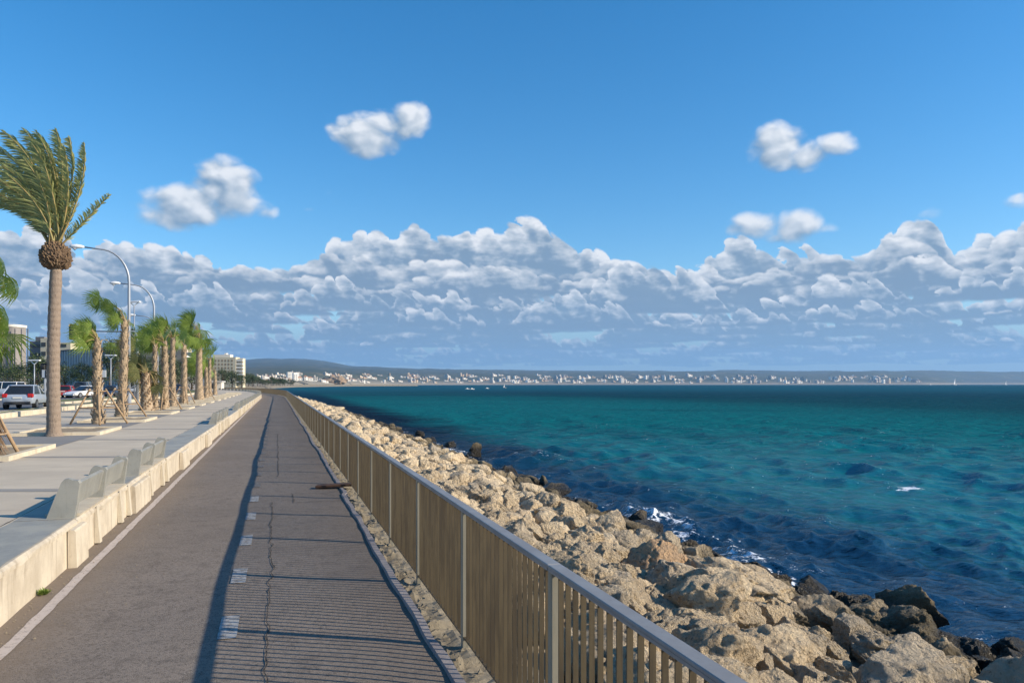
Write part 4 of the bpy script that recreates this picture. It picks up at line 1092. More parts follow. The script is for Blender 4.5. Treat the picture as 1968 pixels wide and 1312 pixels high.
# loose grit along the wall foot
r = random.Random(8); mb = MB()
for i in range(700):
    s = r.uniform(2.5, 24); t = -2.2+abs(r.gauss(0, .13)) if r.random() < .8 else r.uniform(-2.1, -1.3); q = r.uniform(.003, .009)*(1.8 if r.random() < .03 else 1)
    c = P(s, t, q*.4+.004); mb.add([c+Vector(v)*q for v in ((1, 0, -.4), (-.6, .8, -.4), (-.5, -.9, -.4), (.1, 0, .8))], [(0, 1, 3), (1, 2, 3), (2, 0, 3)], 0)
o = mb.build('gravel', M['footing']); tag(o, 'loose grit along the foot of the wall', 'gravel', kind='stuff')
r = random.Random(18); mb = MB()
for i in range(900):
    s = r.uniform(2.5, 26); t = r.uniform(1.2, 1.75); q = r.uniform(.006, .028)
    c = P(s, t, q*.3-.005); mb.add([c+Vector(v)*q for v in ((1, 0, -.4), (-.6, .8, -.4), (-.5, -.9, -.4), (.1, 0, .8))], [(0, 1, 3), (1, 2, 3), (2, 0, 3)], 0)
o = mb.build('gravel', M['footing']); tag(o, 'rubble and grit along the foot of the fence', 'gravel', kind='stuff')
# ------------------------------------------------------------------ vehicles
def carpaint(name, c, rough=.3, metal=.3):
    m, nt, b = new_mat(name); co = coords(nt, 'Object'); x, y, z = sepxyz(nt, co)
    a = tnoise(nt, co, 3.0, 4, .6); c1 = mixc(nt, (z*-1.0).ss(-.7, .0)*a.ss(.35, .6)*.5, c, (.22, .20, .17)); nt.links.new(c1, b.inputs['Base Color'])
    b.inputs['Roughness'].default_value = rough; b.inputs['Metallic'].default_value = metal; b.inputs['Coat Weight'].default_value = .5; return m
CP = {'silver': carpaint('silver_paint', (.42, .47, .53)), 'white': carpaint('white_car_paint', (.72, .72, .71), .35, 0), 'red': carpaint('red_paint', (.42, .03, .03), .35, .1), 'blue': carpaint('dark_blue_paint', (.02, .035, .075)), 'black': carpaint('black_paint', (.02, .02, .022)), 'grey': carpaint('grey_paint', (.12, .125, .13))}
M['carglass'] = simple('car_glass', (.015, .018, .02), (.02, .022, .025), 2, .08, 0, spec=.8)
M['tyre'] = simple('tyre_rubber', (.018, .018, .018), (.03, .03, .028), 5, .85, .1)
M['rim'] = simple('alloy_rim', (.42, .42, .43), (.35, .35, .36), 5, .35, 0, metal=.7)
M['tail'] = simple('tail_lamp', (.45, .02, .02), (.35, .015, .015), 5, .2, 0)
M['head'] = simple('head_lamp', (.65, .67, .7), (.55, .57, .6), 5, .15, 0)
M['trim'] = simple('black_trim', (.025, .025, .025), (.035, .035, .033), 5, .6, 0)
M['plate'] = simple('number_plate', (.6, .6, .56), (.55, .55, .5), 5, .5, 0)
def car(loc, rz, paint, kind='suv', label='', cat='car', group=None):
    root = empty('parked_car' if kind != 'van' else 'van', loc, rz, label, cat, group)
    P_ = {'suv': (4.45, .93, 1.0, 1.60, .30, .12, .95, 3.25, 2.35), 'hatch': (4.1, .88, .90, 1.47, .24, .10, .60, 3.05, 2.15), 'van': (4.9, .95, 1.08, 1.95, .25, .06, .25, 4.25, 3.6), 'estate': (4.6, .9, .92, 1.46, .22, .15, .65, 3.2, 2.3)}[kind]
    L, hw, belt, H, zl, ry, rroof, fbelt, froof = P_
    hood = belt-.08
    st = [(0.0, .82, .38, belt-.16), (.06, .93, .30, belt-.06), (.30, .99, zl, belt), (1.0, 1.0, zl, belt), (2.2, 1.0, zl, belt-.01), (fbelt, .99, zl, hood), (L*.88, .96, zl, hood-.12), (L*.97, .88, .30, hood-.27), (L, .74, .36, hood-.38)]
    mb = MB(); vs = []; nn = None
    for (y, k, z0, z1) in st:
        w2 = hw*k; mid = z0+(z1-z0)*.55
        half = [(w2*.82, z0), (w2*.97, z0+.10), (w2, mid), (w2*.985, mid+.08), (w2*.955, z1-.03), (w2*.86, z1), (w2*.4, z1+.025)]
        ring = [(-a, b) for a, b in half]+[(a, b) for a, b in half[::-1]]
        nn = len(ring); vs += [Vector((a, y-L/2, b)) for a, b in ring]
    fs = []
    for i in range(len(st)-1):
        for j in range(nn): fs.append((i*nn+j, i*nn+(j+1) % nn, (i+1)*nn+(j+1) % nn, (i+1)*nn+j))
    fs += [tuple(range(nn)), tuple(len(vs)-nn+j for j in range(nn))[::-1]]
    b = mesh_obj('body', vs, fs, CP[paint], root); fix_normals(b); b.data.polygons.foreach_set('use_smooth', [True]*len(b.data.polygons))
    md = b.modifiers.new('edge', 'EDGE_SPLIT'); md.split_angle = R(38)
    # glass house
    def outline(y0, y1, w0, w1, z): return [Vector((-w0, y0+.1, z)), Vector((-w0*.8, y0, z)), Vector((w0*.8, y0, z)), Vector((w0, y0+.1, z)), Vector((w1, y1-.2, z)), Vector((w1*.75, y1, z)), Vector((-w1*.75, y1, z)), Vector((-w1, y1-.2, z))]
    lo_ = outline(.10-L/2, fbelt-L/2+.10, hw*.93, hw*.88, belt-.02); hi_ = outline(rroof-L/2-.12, froof-L/2, hw*.74, hw*.72, H-.07)
    V = lo_+hi_; g = mesh_obj('window', V, [(j, (j+1) % 8, 8+(j+1) % 8, 8+j) for j in range(8)]+[tuple(range(8, 16))], M['carglass'], root); fix_normals(g)
    rf = outline(rroof-L/2-.20, froof-L/2+.03, hw*.76, hw*.74, H-.075); r2 = outline(rroof-L/2-.05, froof-L/2-.15, hw*.66, hw*.62, H)
    r = mesh_obj('roof', rf+r2, [(j, (j+1) % 8, 8+(j+1) % 8, 8+j) for j in range(8)]+[tuple(range(8, 16)), tuple(range(8))[::-1]], CP[paint], root); fix_normals(r)
    for j in (0, 3, 4, 7): MB().tube([lo_[j]*1.005, hi_[j]*1.005], .045, 6).build('pillar', CP[paint] if kind != 'estate' else M['trim'], root)
    for sx in (-1, 1): MB().tube([Vector((sx*hw*.915, -L*.06, belt-.02)), Vector((sx*hw*.735, -L*.06, H-.07))], .035, 5).build('pillar', CP[paint] if kind != 'estate' else M['trim'], root)
    # rear and front dress
    mb = MB().bevbox(-hw*.80, hw*.80, -L/2-.07, -L/2+.10, .30, .50, .03); mb.build('rear_bumper', M['trim'] if kind == 'suv' else CP[paint], root)
    MB().bevbox(-hw*.78, hw*.78, L/2-.12, L/2+.05, .30, .48, .03).build('front_bumper', CP[paint], root)
    MB().bevbox(-.26, .26, -L/2-.04, -L/2-.0, .70, .81, .005).build('number_plate', M['plate'], root)
    for sx in (-1, 1):
        MB().bevbox(min(sx*hw*.60, sx*hw*.93), max(sx*hw*.60, sx*hw*.95), -L/2-.03, -L/2+.25, belt-.24, belt+.02, .04).build('tail_light', M['tail'], root)
        MB().bevbox(min(sx*hw*.50, sx*hw*.88), max(sx*hw*.50, sx*hw*.88), L/2-.30, L/2-.02, hood-.40, hood-.25, .03).build('headlight', M['head'], root)
        MB().bevbox(min(sx*hw*.98, sx*(hw+.17)), max(sx*hw*.98, sx*(hw+.17)), fbelt-L/2-.35, fbelt-L/2-.22, belt+.0, belt+.13, .03).build('door_mirror', CP[paint], root)
        for y in (-L/2+.78, L/2-.85):
            c = Vector((sx*(hw-.11), y, .33)); wh = MB().tube([c+Vector((-.11, 0, 0)), c+Vector((.11, 0, 0))], .33, 22).build('wheel', M['tyre'], root)
            MB().tube([c+Vector((sx*.105, 0, 0)), c+Vector((sx*.122, 0, 0))], .20, 14).build('rim', M['rim'], wh)
    return root
HB = _heading(0)
g_ = 'cars on the road beside the promenade'
RZ = PROM-.055
car(XY(52, 50.0, RZ), HB+.03, 'silver', 'suv', 'silver car seen from behind on the near lane beside the date palm', group=g_)
car(XY(8, 96, RZ), HB+1.2, 'white', 'van', 'white van at the left edge beyond the silver car', 'van', g_)
car(XY(46, 108, RZ), HB+.1, 'black', 'hatch', 'dark car just beyond the roof of the silver car', group=g_)
car(XY(129, 92, RZ), HB+.0, 'red', 'hatch', 'red car seen from behind right of the date palm trunk', group=g_)
car(XY(160, 89, RZ), HB+math.pi-.5, 'white', 'estate', 'white car between the date palm and the nearest fan palm', group=g_)
car(XY(158, 102, RZ), HB+math.pi, 'grey', 'van', 'grey van behind the white car', 'van', g_)
car(XY(212, 98, RZ), HB+math.pi, 'blue', 'hatch', 'dark blue car between the two nearest fan palms', group=g_)
car(XY(262, 132, RZ), HB+1.3, 'white', 'hatch', 'white car beyond the stout low palm', group=g_)
car(XY(300, 140, RZ), HB, 'black', 'suv', 'black car behind the slim fan palm', group=g_)
car(XY(341, 150, RZ), HB+math.pi, 'blue', 'suv', 'dark blue car behind the trunks of the far row', group=g_)
# ------------------------------------------------------------------ lamps and signals
def lamp(base, top, arm, label, r0=.11, side=-1):
    root = empty('street_lamp', base, HB, label, 'street lamp', 'street lamps along the road'); H = top
    pts = [Vector((0, 0, 0)), Vector((0, 0, H*.5)), Vector((0, 0, H-2.5))]; c = Vector((side*1.9, 0, H-2.5))
    for k in range(1, 9):
        a = k/8*math.pi/2*.93; pts.append(Vector((side*1.9*(1-math.cos(a)), 0, H-2.5+2.35*math.sin(a))))
    e = pts[-1]; pts.append(e+Vector((side*(arm-2.6), 0, .12)))
    n = len(pts); MB().tube(pts, [r0*(1-.55*i/n) for i in range(n)], 10).build('pole', M['lamp'], root, smooth=True)
    h = MB(); q = pts[-1]
    h.tube([q+Vector((0, 0, 0)), q+Vector((side*.18, 0, .02)), q+Vector((side*.5, 0, .03)), q+Vector((side*.85, 0, .02)), q+Vector((side*1.0, 0, 0))], [.06, .13, .17, .14, .04], 12)
    h.build('lamp_head', M['lampwhite'], root, smooth=True)
    MB().tube([q+Vector((side*.45, 0, -.05)), q+Vector((side*.65, 0, -.17)), q+Vector((side*.85, 0, -.05))], [.05, .12, .04], 10).build('lamp_glass', M['glass'], root, smooth=True)
    MB().tube([Vector((0, 0, 0)), Vector((0, 0, .9))], r0*1.5, 10).build('base_sleeve', M['lamp'], root)
    return root
Y1 = 56; lamp(XY(248, Y1, PROM), ZAT(478, Y1)-PROM, 3.9, 'tall curved street lamp rising beside the palm with the bent frond')
Y2 = 76; lamp(XY(296, Y2, PROM), ZAT(546, Y2)-PROM, 4.0, 'second tall curved street lamp behind the pale topped palm')
Y3 = 104; lamp(XY(303, Y3, PROM), ZAT(606, Y3)-PROM, 3.7, 'smaller farther curved street lamp with its head right of the nearest pole')
def small_lamp(u, v, Y, label):
    root = empty('street_lamp', XY(u, Y, PROM), 0, label, 'street lamp', 'small lamps across the road'); H = ZAT(v, Y)-PROM
    MB().tube([Vector((0, 0, 0)), Vector((0, 0, H))], .07, 8).build('pole', M['lamp'], root, smooth=True)
    mb = MB(); mb.tube([Vector((0, 0, H)), Vector((-.55, 0, H+.5))], .06, 6); mb.tube([Vector((0, 0, H)), Vector((.55, 0, H+.5))], .06, 6); mb.bevbox(-.75, .75, -.2, .2, H+.42, H+.60, .04)
    mb.build('lamp_head', M['lampwhite'], root)
small_lamp(258, 588, 90, 'lamp with a white wing shaped head close right of the nearest tall pole')
small_lamp(66, 700, 95, 'thin pale pole with a lamp beside the traffic lights')
small_lamp(213, 690, 100, 'short pale lamp pole between the two nearest fan palms')
def signal_head(root, x, z, y=0, yel=True):
    MB().bevbox(x-.30, x+.30, y+.0, y+.04, z-.55, z+.75, .08).build('back_board', M['yellow'] if yel else M['signal'], root)
    h = MB().bevbox(x-.17, x+.17, y-.22, y-.01, z-.42, z+.62, .03).build('signal_box', M['signal'], root)
    mb = MB()
    for k in range(3): mb.tube([Vector((x, y-.20, z-.22+k*.33)), Vector((x, y-.36, z-.20+k*.33))], .13, 10)
    mb.build('visor', M['signal'], h)
Ys = 62; b = XY(264, Ys, PROM); root = empty('traffic_signal', b, 0, 'traffic signal hung on a long thin arm left of the bushy fan palm', 'traffic light')
xe = (141-264)/F*Ys; zz = ZAT(637, Ys)-PROM
MB().tube([Vector((0, 0, 0)), Vector((0, 0, zz-.4)), Vector((-.25, 0, zz)), Vector((-1.2, 0, zz)), Vector((xe, 0, zz+.05))], [.12, .1, .08, .07, .045], 8).build('mast', M['lamp'], root, smooth=True)
signal_head(root, xe, zz-.12, -.08)
Yt = 66; b = XY(86, Yt, PROM); root = empty('traffic_signal', b, 0, 'traffic lights on a short pole left of the date palm trunk', 'traffic light')
MB().tube([Vector((0, 0, 0)), Vector((0, 0, 3.3))], .07, 8).build('pole', M['lamp'], root)
signal_head(root, 0, 2.7, -.1, False)
def sign(u, v, Y, w_, h, label, arrow=False):
    root = empty('road_sign', XY(u, Y, PROM), 0, label, 'sign'); z = ZAT(v, Y)-PROM
    MB().tube([Vector((0, .05, 0)), Vector((0, .05, z+h*.4))], .04, 7).build('pole', M['lamp'], root)
    f = MB().bevbox(-w_/2, w_/2, -.02, .01, z-h/2, z+h/2, .008).build('panel', M['signwhite'], root)
    if arrow:
        mb = MB(); y = -.028
        mb.add([(-.05, y, z-.30), (.05, y, z-.30), (.05, y, z+.02), (.16, y, z+.12), (.06, y, z+.12), (.06, y, z+.30), (-.04, y, z+.30), (-.05, y, z+.1)], [(0, 1, 2, 3, 4, 5, 6, 7)], 0); mb.build('symbol', M['signal'], f)
sign(88, 718, 60, .62, .62, 'square white road sign with a dark mark left of the date palm trunk', True)
sign(196, 718, 44, .50, .42, 'small white sign in front of the trunk of the bushy fan palm')
# ------------------------------------------------------------------ buildings
M['b_brown'] = simple('brown_cladding', (.27, .245, .225), (.24, .22, .20), .4, .7, .1, 8)
M['b_grey'] = simple('grey_cladding', (.17, .165, .17), (.14, .138, .142), .4, .7, .1, 8)
M['b_cream'] = simple('cream_render', (.66, .58, .41), (.58, .51, .37), .3, .8, .1, 8)
M['b_white'] = simple('white_render', (.74, .69, .59), (.66, .62, .53), .3, .8, .1, 8)
M['b_dark'] = simple('dark_glazing', (.035, .04, .045), (.055, .06, .065), .5, .25, 0)
M['b_roof'] = simple('roof_tile', (.42, .22, .13), (.34, .18, .11), .6, .85, .1)
M['b_far'] = simple('far_white_render', (.86, .82, .74), (.78, .74, .66), .01, .8, 0, rand=.10, kind='Object')
M['b_far2'] = simple('far_tan_render', (.60, .46, .32), (.52, .41, .30), .01, .8, 0, rand=.18, kind='Object')
def grid_windows(parent, w_, z0, z1, nx, nz, y, fw=.6, fh=.55, name='window', mat='b_dark', x0=None, depth=.12, frame=False):
    x0 = -w_/2 if x0 is None else x0
    for j in range(nz):
        for i in range(nx):
            cx = x0+w_*(i+.5)/nx; cz = z0+(z1-z0)*(j+.5)/nz; a = w_/nx*fw/2; b_ = (z1-z0)/nz*fh/2
            mb = MB().box(cx-a, cx+a, y-depth, y+.05, cz-b_, cz+b_); mb.build(name, M[mat], parent)
# grey brown tower with a rounded corner
Y = 180; u0, u1 = 8, 41; zt = ZAT(622, Y); b = XY((u0+u1)/2, Y, PROM); w_ = (u1-u0)/F*Y
root = empty('office_tower', b, .0, 'plain grey brown tower with a rounded white edged top behind the near palm crown', 'building')
out = []; h2 = w_/2
for k in range(9): a = k/8*math.pi/2; out.append((h2-2.2+2.2*math.sin(a), -2.2+2.2-2.2*math.cos(a)+0))
poly = [(-h2-14, -2.2)]+[(h2-2.2+2.2*math.sin(k/8*math.pi/2), -2.2*math.cos(k/8*math.pi/2)) for k in range(9)]+[(h2, 1.8), (-h2-14, 1.8)]
def extr(poly, z0, z1, name, mat, parent):
    n = len(poly); o = mesh_obj(name, [Vector((x, y, z0)) for x, y in poly]+[Vector((x, y, z1)) for x, y in poly], [(i, (i+1) % n, n+(i+1) % n, n+i) for i in range(n)]+[tuple(range(n))[::-1], tuple(range(n, 2*n))], mat, parent); fix_normals(o); return o
extr(poly, 0, zt-PROM-.9, 'wall', M['b_brown'], root)
extr([(x*1.0+(.15 if x > 0 else 0), y-.12 if y < 0 else y+.1) for x, y in poly], zt-PROM-.895, zt-PROM-.3, 'parapet', M['b_white'], root)
mb = MB()
for i in range(14): mb.box(-h2-13+i*1.55, -h2-12.8+i*1.55, -2.32, -2.19, 3.0, zt-PROM-1.4)
mb.build('rib', M['b_grey'], root)
# dark block with cream balconies
Y = 235; zt = ZAT(652, Y); k = Y/F; b = XY(100, Y, PROM); root = empty('apartment_building', b, 0, 'grey apartment block with cream balconies behind the date palm trunk', 'building')
x0, x1, x2, x3 = (57-100)*k, (80-100)*k, (98-100)*k, (142-100)*k; H = zt-PROM
MB().box(x0, x1, 0, 4, 0, H-.6).build('wall', M['b_grey'], root)
MB().box(x1+.01, x2, -.6, 4, 0, H+.3).build('stair_wall', M['b_cream'], root)
MB().box(x2+.01, x3-1.2, .2, 4.2, 0, H-1.0).build('side_wall', M['b_cream'], root)
MB().box(x0+1.2, x0+4.0, 1, 3.5, H-.6, H+.9).build('roof_house', M['b_grey'], root)
for j in range(7):
    z = H-2.6-j*2.9
    if z > 0:
        MB().box(x0+.2, x1-.3, -.08, .06, z, z+1.0).build('window', M['b_dark'], root)
        MB().box(x1+.3, x1+1.7, -.72, -.5, z+.3, z+1.6).build('balcony', M['b_dark'], root)
        MB().box(x2+1.0, x3-2.5, .08, .3, z+.2, z+1.2).build('window', M['b_dark'], root)
# long office block with white fins
p0 = XY(118, 205, PROM); p1 = XY(246, 180, PROM); d = (p1-p0); L = d.length; rz = math.atan2(d.y, d.x); H = ZAT(673, 205)-PROM
root = empty('office_building', p0, rz, 'long dark office block striped by white vertical fins left of the nearest fan palm', 'building')
MB().box(0, L, .4, 14, 0, H-.35).build('wall', M['b_dark'], root); MB().box(-.3, L+.3, -.8, 14.3, H-.35, H).build('roof_slab', M['b_grey'], root)
nf = 24
fin = None
for i in range(nf):
    if fin is None: fin = MB().box(-.22, .22, -.75, .39, 1.2, H-.36).build('fin', M['white'], root); f = fin
    else: f = fin.copy(); COL.objects.link(f)
    f.location = (L*(i+.5)/nf, 0, 0)
for j in range(4): MB().box(.1, L-.1, .30, .41, 1.4+j*(H-2)/4, 1.7+j*(H-2)/4).build('floor_band', M['b_grey'], root)
# hall with a curved white roof
Y = 225; k = Y/F; b = XY(268, Y, PROM); root = empty('concert_hall', b, 0, 'hall with a sweeping curved white roof edge behind the lamp poles', 'building')
top = [(-30, 656), (-20, 659), (-8, 664), (4, 672), (16, 681), (26, 684), (44, 683), (60, 680)]
V = [];
for (du, v) in top: V.append(Vector((du*k, 0, ZAT(v, Y)-PROM)))
n = len(V); vs = V+[v+Vector((0, 0, -.55)) for v in V]+[v+Vector((0, 22, 0)) for v in V]+[v+Vector((0, 22, -.55)) for v in V]
fs = []
for i in range(n-1): fs += [(i, i+1, n+i+1, n+i), (i, 2*n+i, 2*n+i+1, i+1), (n+i, n+i+1, 3*n+i+1, 3*n+i), (2*n+i, 3*n+i, 3*n+i+1, 2*n+i+1)]
fs += [(0, n, 3*n, 2*n), (n-1, 3*n-1, 4*n-1, 2*n-1)]
o = mesh_obj('roof', vs, fs, M['white'], root); fix_normals(o)
vs = [v+Vector((0, 1.5, -.56)) for v in V]+[Vector((v.x, 1.5, 0)) for v in V]+[v+Vector((0, 20, -.56)) for v in V]+[Vector((v.x, 20, 0)) for v in V]
fs = [(i, i+1, n+i+1, n+i) for i in range(n-1)]+[(2*n+i, 3*n+i, 3*n+i+1, 2*n+i+1) for i in range(n-1)]+[(0, n, 3*n, 2*n), (n-1, 3*n-1, 4*n-1, 2*n-1)]
o = mesh_obj('wall', vs, fs, M['b_grey'], root); fix_normals(o)
for i in range(9): MB().box((-26+i*8)*k, (-22+i*8)*k, 1.35, 1.48, .5, 4.5).build('window', M['b_dark'], root)
# low white house
Y = 260; k = Y/F; b = XY(362, Y, PROM); root = empty('white_building', b, -.2, 'pale pink and white building glimpsed between the far palm trunks', 'building'); H = ZAT(677, Y)-PROM
M['b_pink'] = simple('pale_pink_render', (.72, .60, .52), (.66, .56, .48), .3, .8, .1)
MB().box(-19*k, 12*k, 0, 3.5, 0, H).build('wall', M['b_pink'], root); MB().box(-18*k, -4*k, -.1, 3, H+.003, H+1.4).build('roof_house', M['b_pink'], root)
MB().box(-19.5*k, 15.5*k, -1.4, -.01, H*.50, H*.50+.5).build('balcony', M['b_white'], root)
for i in range(6): MB().box((-17+i*5)*k, (-14.5+i*5)*k, -.09, .05, H*.58, H*.72).build('window', M['b_dark'], root)
M['b_shutter'] = simple('brown_shutter', (.34, .27, .18), (.26, .20, .13), .6, .7, 0)
# cream hotel at the end of the palms
Y = 340; k = Y/F; b = XY(438, Y, PROM); root = empty('hotel', b, .0, 'cream hotel block with balconies beyond the end of the palm row', 'building'); Z = lambda v: ZAT(v, Y)-PROM
MB().box(-34*k, 15*k, 0, 5, 0, Z(686)).build('wall', M['b_cream'], root)
MB().box(-30*k, 3*k, .8, 4.5, Z(686)+.005, Z(681)).build('roof_storey', M['b_white'], root)
MB().box(-10*k, -6*k, 2, 4, Z(681)+.005, Z(678)).build('chimney', M['b_white'], root)
MB().box(15.05*k, 26*k, 2.0, 5, 0, Z(688)).build('side_wall', M['b_cream'], root)
for j in range(7):
    z = Z(690+j*6.8)
    if z > 1: MB().box(15.3*k, 28*k, .2, 1.99, z-1.1, z).build('balcony', M['b_white'], root)
for i in range(7):
    for j in range(6):
        cx = (-30+i*6.3)*k; cz = Z(693+j*7)
        if cz > 1: MB().box(cx-.38, cx+.38, -.06, .05, cz-.5, cz+.5).build('window', M['b_shutter'], root)
# small white kiosk
Y = 210; b = XY(413, Y, PROM); root = empty('kiosk', b, .1, 'small white kiosk at the far end of the promenade', 'kiosk')
MB().box(-1.8, 1.8, 0, 2.6, 0, 2.2).build('wall', M['b_white'], root); MB().box(-2.1, 2.1, -.4, 3, 2.2, 2.45).build('roof', M['white'], root)
MB().box(-1.2, .2, -.05, .05, .3, 1.7).build('door', M['b_dark'], root)
# ------------------------------------------------------------------ far shore
def interp(x, pts):
    if x <= pts[0][0]: return pts[0][1]
    for (a, b), (c, d) in zip(pts, pts[1:]):
        if x <= c: return b+(d-b)*(x-a)/(c-a)
    return pts[-1][1]
R0P = [(-1500, 2600), (100, 1700), (440, 1500), (560, 1700), (660, 2300), (760, 3600), (900, 4600), (1100, 5300), (1400, 5700), (1780, 6000), (1850, 7600), (2100, 9500), (5200, 11000)]
SIL = [(-1500, 715), (0, 702), (200, 697), (400, 694), (460, 691.5), (490, 688.5), (515, 687.6), (540, 689.2), (561, 688.0), (590, 689), (627, 693), (652, 698), (674, 702.5), (744, 705.6), (900, 709.5), (1000, 710.6), (1180, 712.3), (1370, 712.8), (1385, 711.4), (1500, 711.9), (1611, 711.7), (1650, 713.2), (1772, 711), (1825, 711.6), (1900, 712.4), (1910, 713.0), (1968, 713), (2400, 716), (5200, 724)]
TOWN = [(-1500, 724), (440, 719), (540, 717), (700, 720), (900, 719), (1100, 722), (1400, 722), (1560, 724), (1680, 721), (1760, 727), (1830, 731), (1968, 728), (5200, 731)]
R1 = 11800
def shore_v(u, Y):
    r0 = interp(u, R0P); f = (Y-r0)/r0
    if f < 0: return None
    vw = HV+F*(CAMZ-WATER_Z)/Y
    vt = interp(u, TOWN); vs_ = interp(u, SIL)
    if f < .02: return vw+(HV-1.3-vw)*f/.02
    if f < .30: return HV-1.3+(vt-HV+1.3)*((f-.02)/.28)**.8
    g = (Y-1.30*r0)/(R1-1.30*r0); g = max(0, min(1, g))
    return vt+(vs_-vt)*g**.7
def shore_z(u, Y):
    v = shore_v(u, Y)
    z = ZAT(v, Y) if v is not None else WATER_Z-3
    f = (Y-interp(u, R0P))/interp(u, R0P)
    if f > .05: z += (8+.006*min(Y, R1)*.5)*min(1, f*3)*noise.fractal(Vector(((u-984)/F*Y*.0011, Y*.0009, 0)), .9, 2.1, 4)*(.35 if abs(Y-R1) < 800 else .8)
    return z
us = frange(-1500, 300, 60)+frange(300, 2000, 8)[1:]+frange(2000, 5200, 80)[1:]
ys = None; vs = []; fs = []; NR = 34
for u in us:
    r0 = interp(u, R0P)
    for j in range(NR):
        g = j/(NR-1)
        Y = r0*.985 if j == 0 else (r0*(1+.02*(j-1)/2) if j < 4 else (r0*1.02+(min(r0*1.3, R1*.99)-r0*1.02)*(j-3)/10 if j < 14 else min(r0*1.3, R1*.99)+(R1*1.25-min(r0*1.3, R1*.99))*(j-13)/(NR-14)))
        Yc = min(Y, R1); z = shore_z(u, Yc) if j else WATER_Z-3
        if Y > R1: z = shore_z(u, R1)-(Y-R1)*.03
        vs.append(XY(u, Y, z))
fs = [(i*NR+j, (i+1)*NR+j, (i+1)*NR+j+1, i*NR+j+1) for i in range(len(us)-1) for j in range(NR-1)]
def hill_mat():
    m, nt, b = new_mat('hill_land'); co = coords(nt, 'World'); x, y, z = sepxyz(nt, co)
    a = tnoise(nt, co, .0012, 6, .65); f = tnoise(nt, vec(nt, x*.008, y*.003, z*.02), 1.0, 5, .7)
    c = mixc(nt, a.ss(.38, .62), (.030, .050, .035), (.050, .065, .045)); c = mixc(nt, f.ss(.54, .68)*.7, c, (.20, .16, .10))
    low = (z*-1.0).ss(-34, 1); c = mixc(nt, low*.8, c, (.30, .26, .20))
    nt.links.new(c, b.inputs['Base Color']); b.inputs['Roughness'].default_value = .95; return m
o = mesh_obj('hills', vs, fs, hill_mat(), smooth=True); o['kind'] = 'structure'
# breakwater of pale rock from the headland
bw = [P(S_END-2, 3, 0), P(S_END+40, 6, 0), XY(560, 1150), XY(610, 1350), XY(660, 1560), XY(720, 1750), XY(800, 1980)]
pts = []
for a, b_ in zip(bw, bw[1:]):
    n = max(2, int((b_-a).length/6))
    for k in range(n): pts.append(a.lerp(b_, k/n))
prof = [(9, -3.0), (6.5, -1.2), (4, .2), (1, 1.0), (-3, 1.1), (-8, .4), (-40, .2)]
vs = []; n = len(pts)
for i, p in enumerate(pts):
    d = (pts[min(i+1, n-1)]-pts[max(0, i-1)]).normalized(); r_ = Vector((d.y, -d.x, 0))
    for a, z in prof: vs.append(p+r_*(a+1.2*noise.noise(p*.2+Vector((a, 0, 0))))+Vector((0, 0, z+.7*noise.noise(p*.35+Vector((a*3, 0, 0))))))
m_ = len(prof); o = mesh_obj('breakwater', vs, [(i*m_+j, (i+1)*m_+j, (i+1)*m_+j+1, i*m_+j+1) for i in range(n-1) for j in range(m_-1)], M['footing'], smooth=False)
tag(o, 'long low breakwater of pale rock running out from the headland', 'breakwater')
# town blocks
def tb(kind):
    """a few joined houses of uneven height with window rows, as in a dense seafront"""
    r = random.Random(60+kind); mb = MB(); x = -16.0; W = []
    n = {0: 5, 1: 4, 2: 2, 3: 5, 4: 6}[kind]
    if kind == 2: x = -6
    for k in range(n):
        w_ = r.uniform(5, 10); h = r.choice((4, 6, 7, 9, 12) if kind != 2 else (17, 22)); y0 = r.uniform(-3, 2); dp = r.uniform(8, 12); mat = 3 if r.random() < .3 else 0
        mb.box(x, x+w_, y0, y0+dp, 0, h, mat)
        if r.random() < .35 and h < 10: mb.add([(x-.3, y0-.4, h), (x+w_+.3, y0-.4, h), (x+w_+.3, y0+dp+.4, h), (x-.3, y0+dp+.4, h), (x+w_*.3, y0+dp/2, h+2.2), (x+w_*.7, y0+dp/2, h+2.2)], [(0, 1, 5, 4), (2, 3, 4, 5), (1, 2, 5), (3, 0, 4), (0, 3, 2, 1)], 2)
        elif r.random() < .5: mb.box(x+w_*.2, x+w_*.55, y0+2, y0+6, h, h+2.6, mat)
        z = 1.8
        while z < h-1:
            xx = x+1.4
            while xx < x+w_-1: mb.box(xx-.6, xx+.6, y0-.25, y0+.1, z-.8, z+.8, 1); xx += 2.7
            z += 3.1
        x += w_*r.uniform(.9, 1.25)
    return mb
M['b_far3'] = simple('far_grey_render', (.45, .42, .38), (.38, .36, .33), .01, .8, 0, rand=.25, kind='Object')
protos = [[tb(k).build('town_building', [m_, M['b_dark'], M['b_roof'], M['b_far3']]) for k in range(5)] for m_ in (M['b_far'], M['b_far2'])]
labs = ['row of joined white houses of uneven height in the distant town', 'stepped white building of the distant town', 'slim white tower block of the distant town', 'low white terrace of the distant town', 'long white seafront building of the distant town']
first = set(); r = random.Random(21); cnt = 0
def town(u, Y, kind, tan, sc, rz):
    o = protos[tan][kind]
    if (tan, kind) in first: o = o.copy(); COL.objects.link(o)
    first.add((tan, kind)); o.location = XY(u, Y, shore_z(u, Y)-.8); o.scale = (sc,)*3; o.rotation_euler = (0, 0, rz)
    tag(o, labs[kind].replace('white', 'tan') if tan else labs[kind], 'building', 'buildings of the town along the far shore')
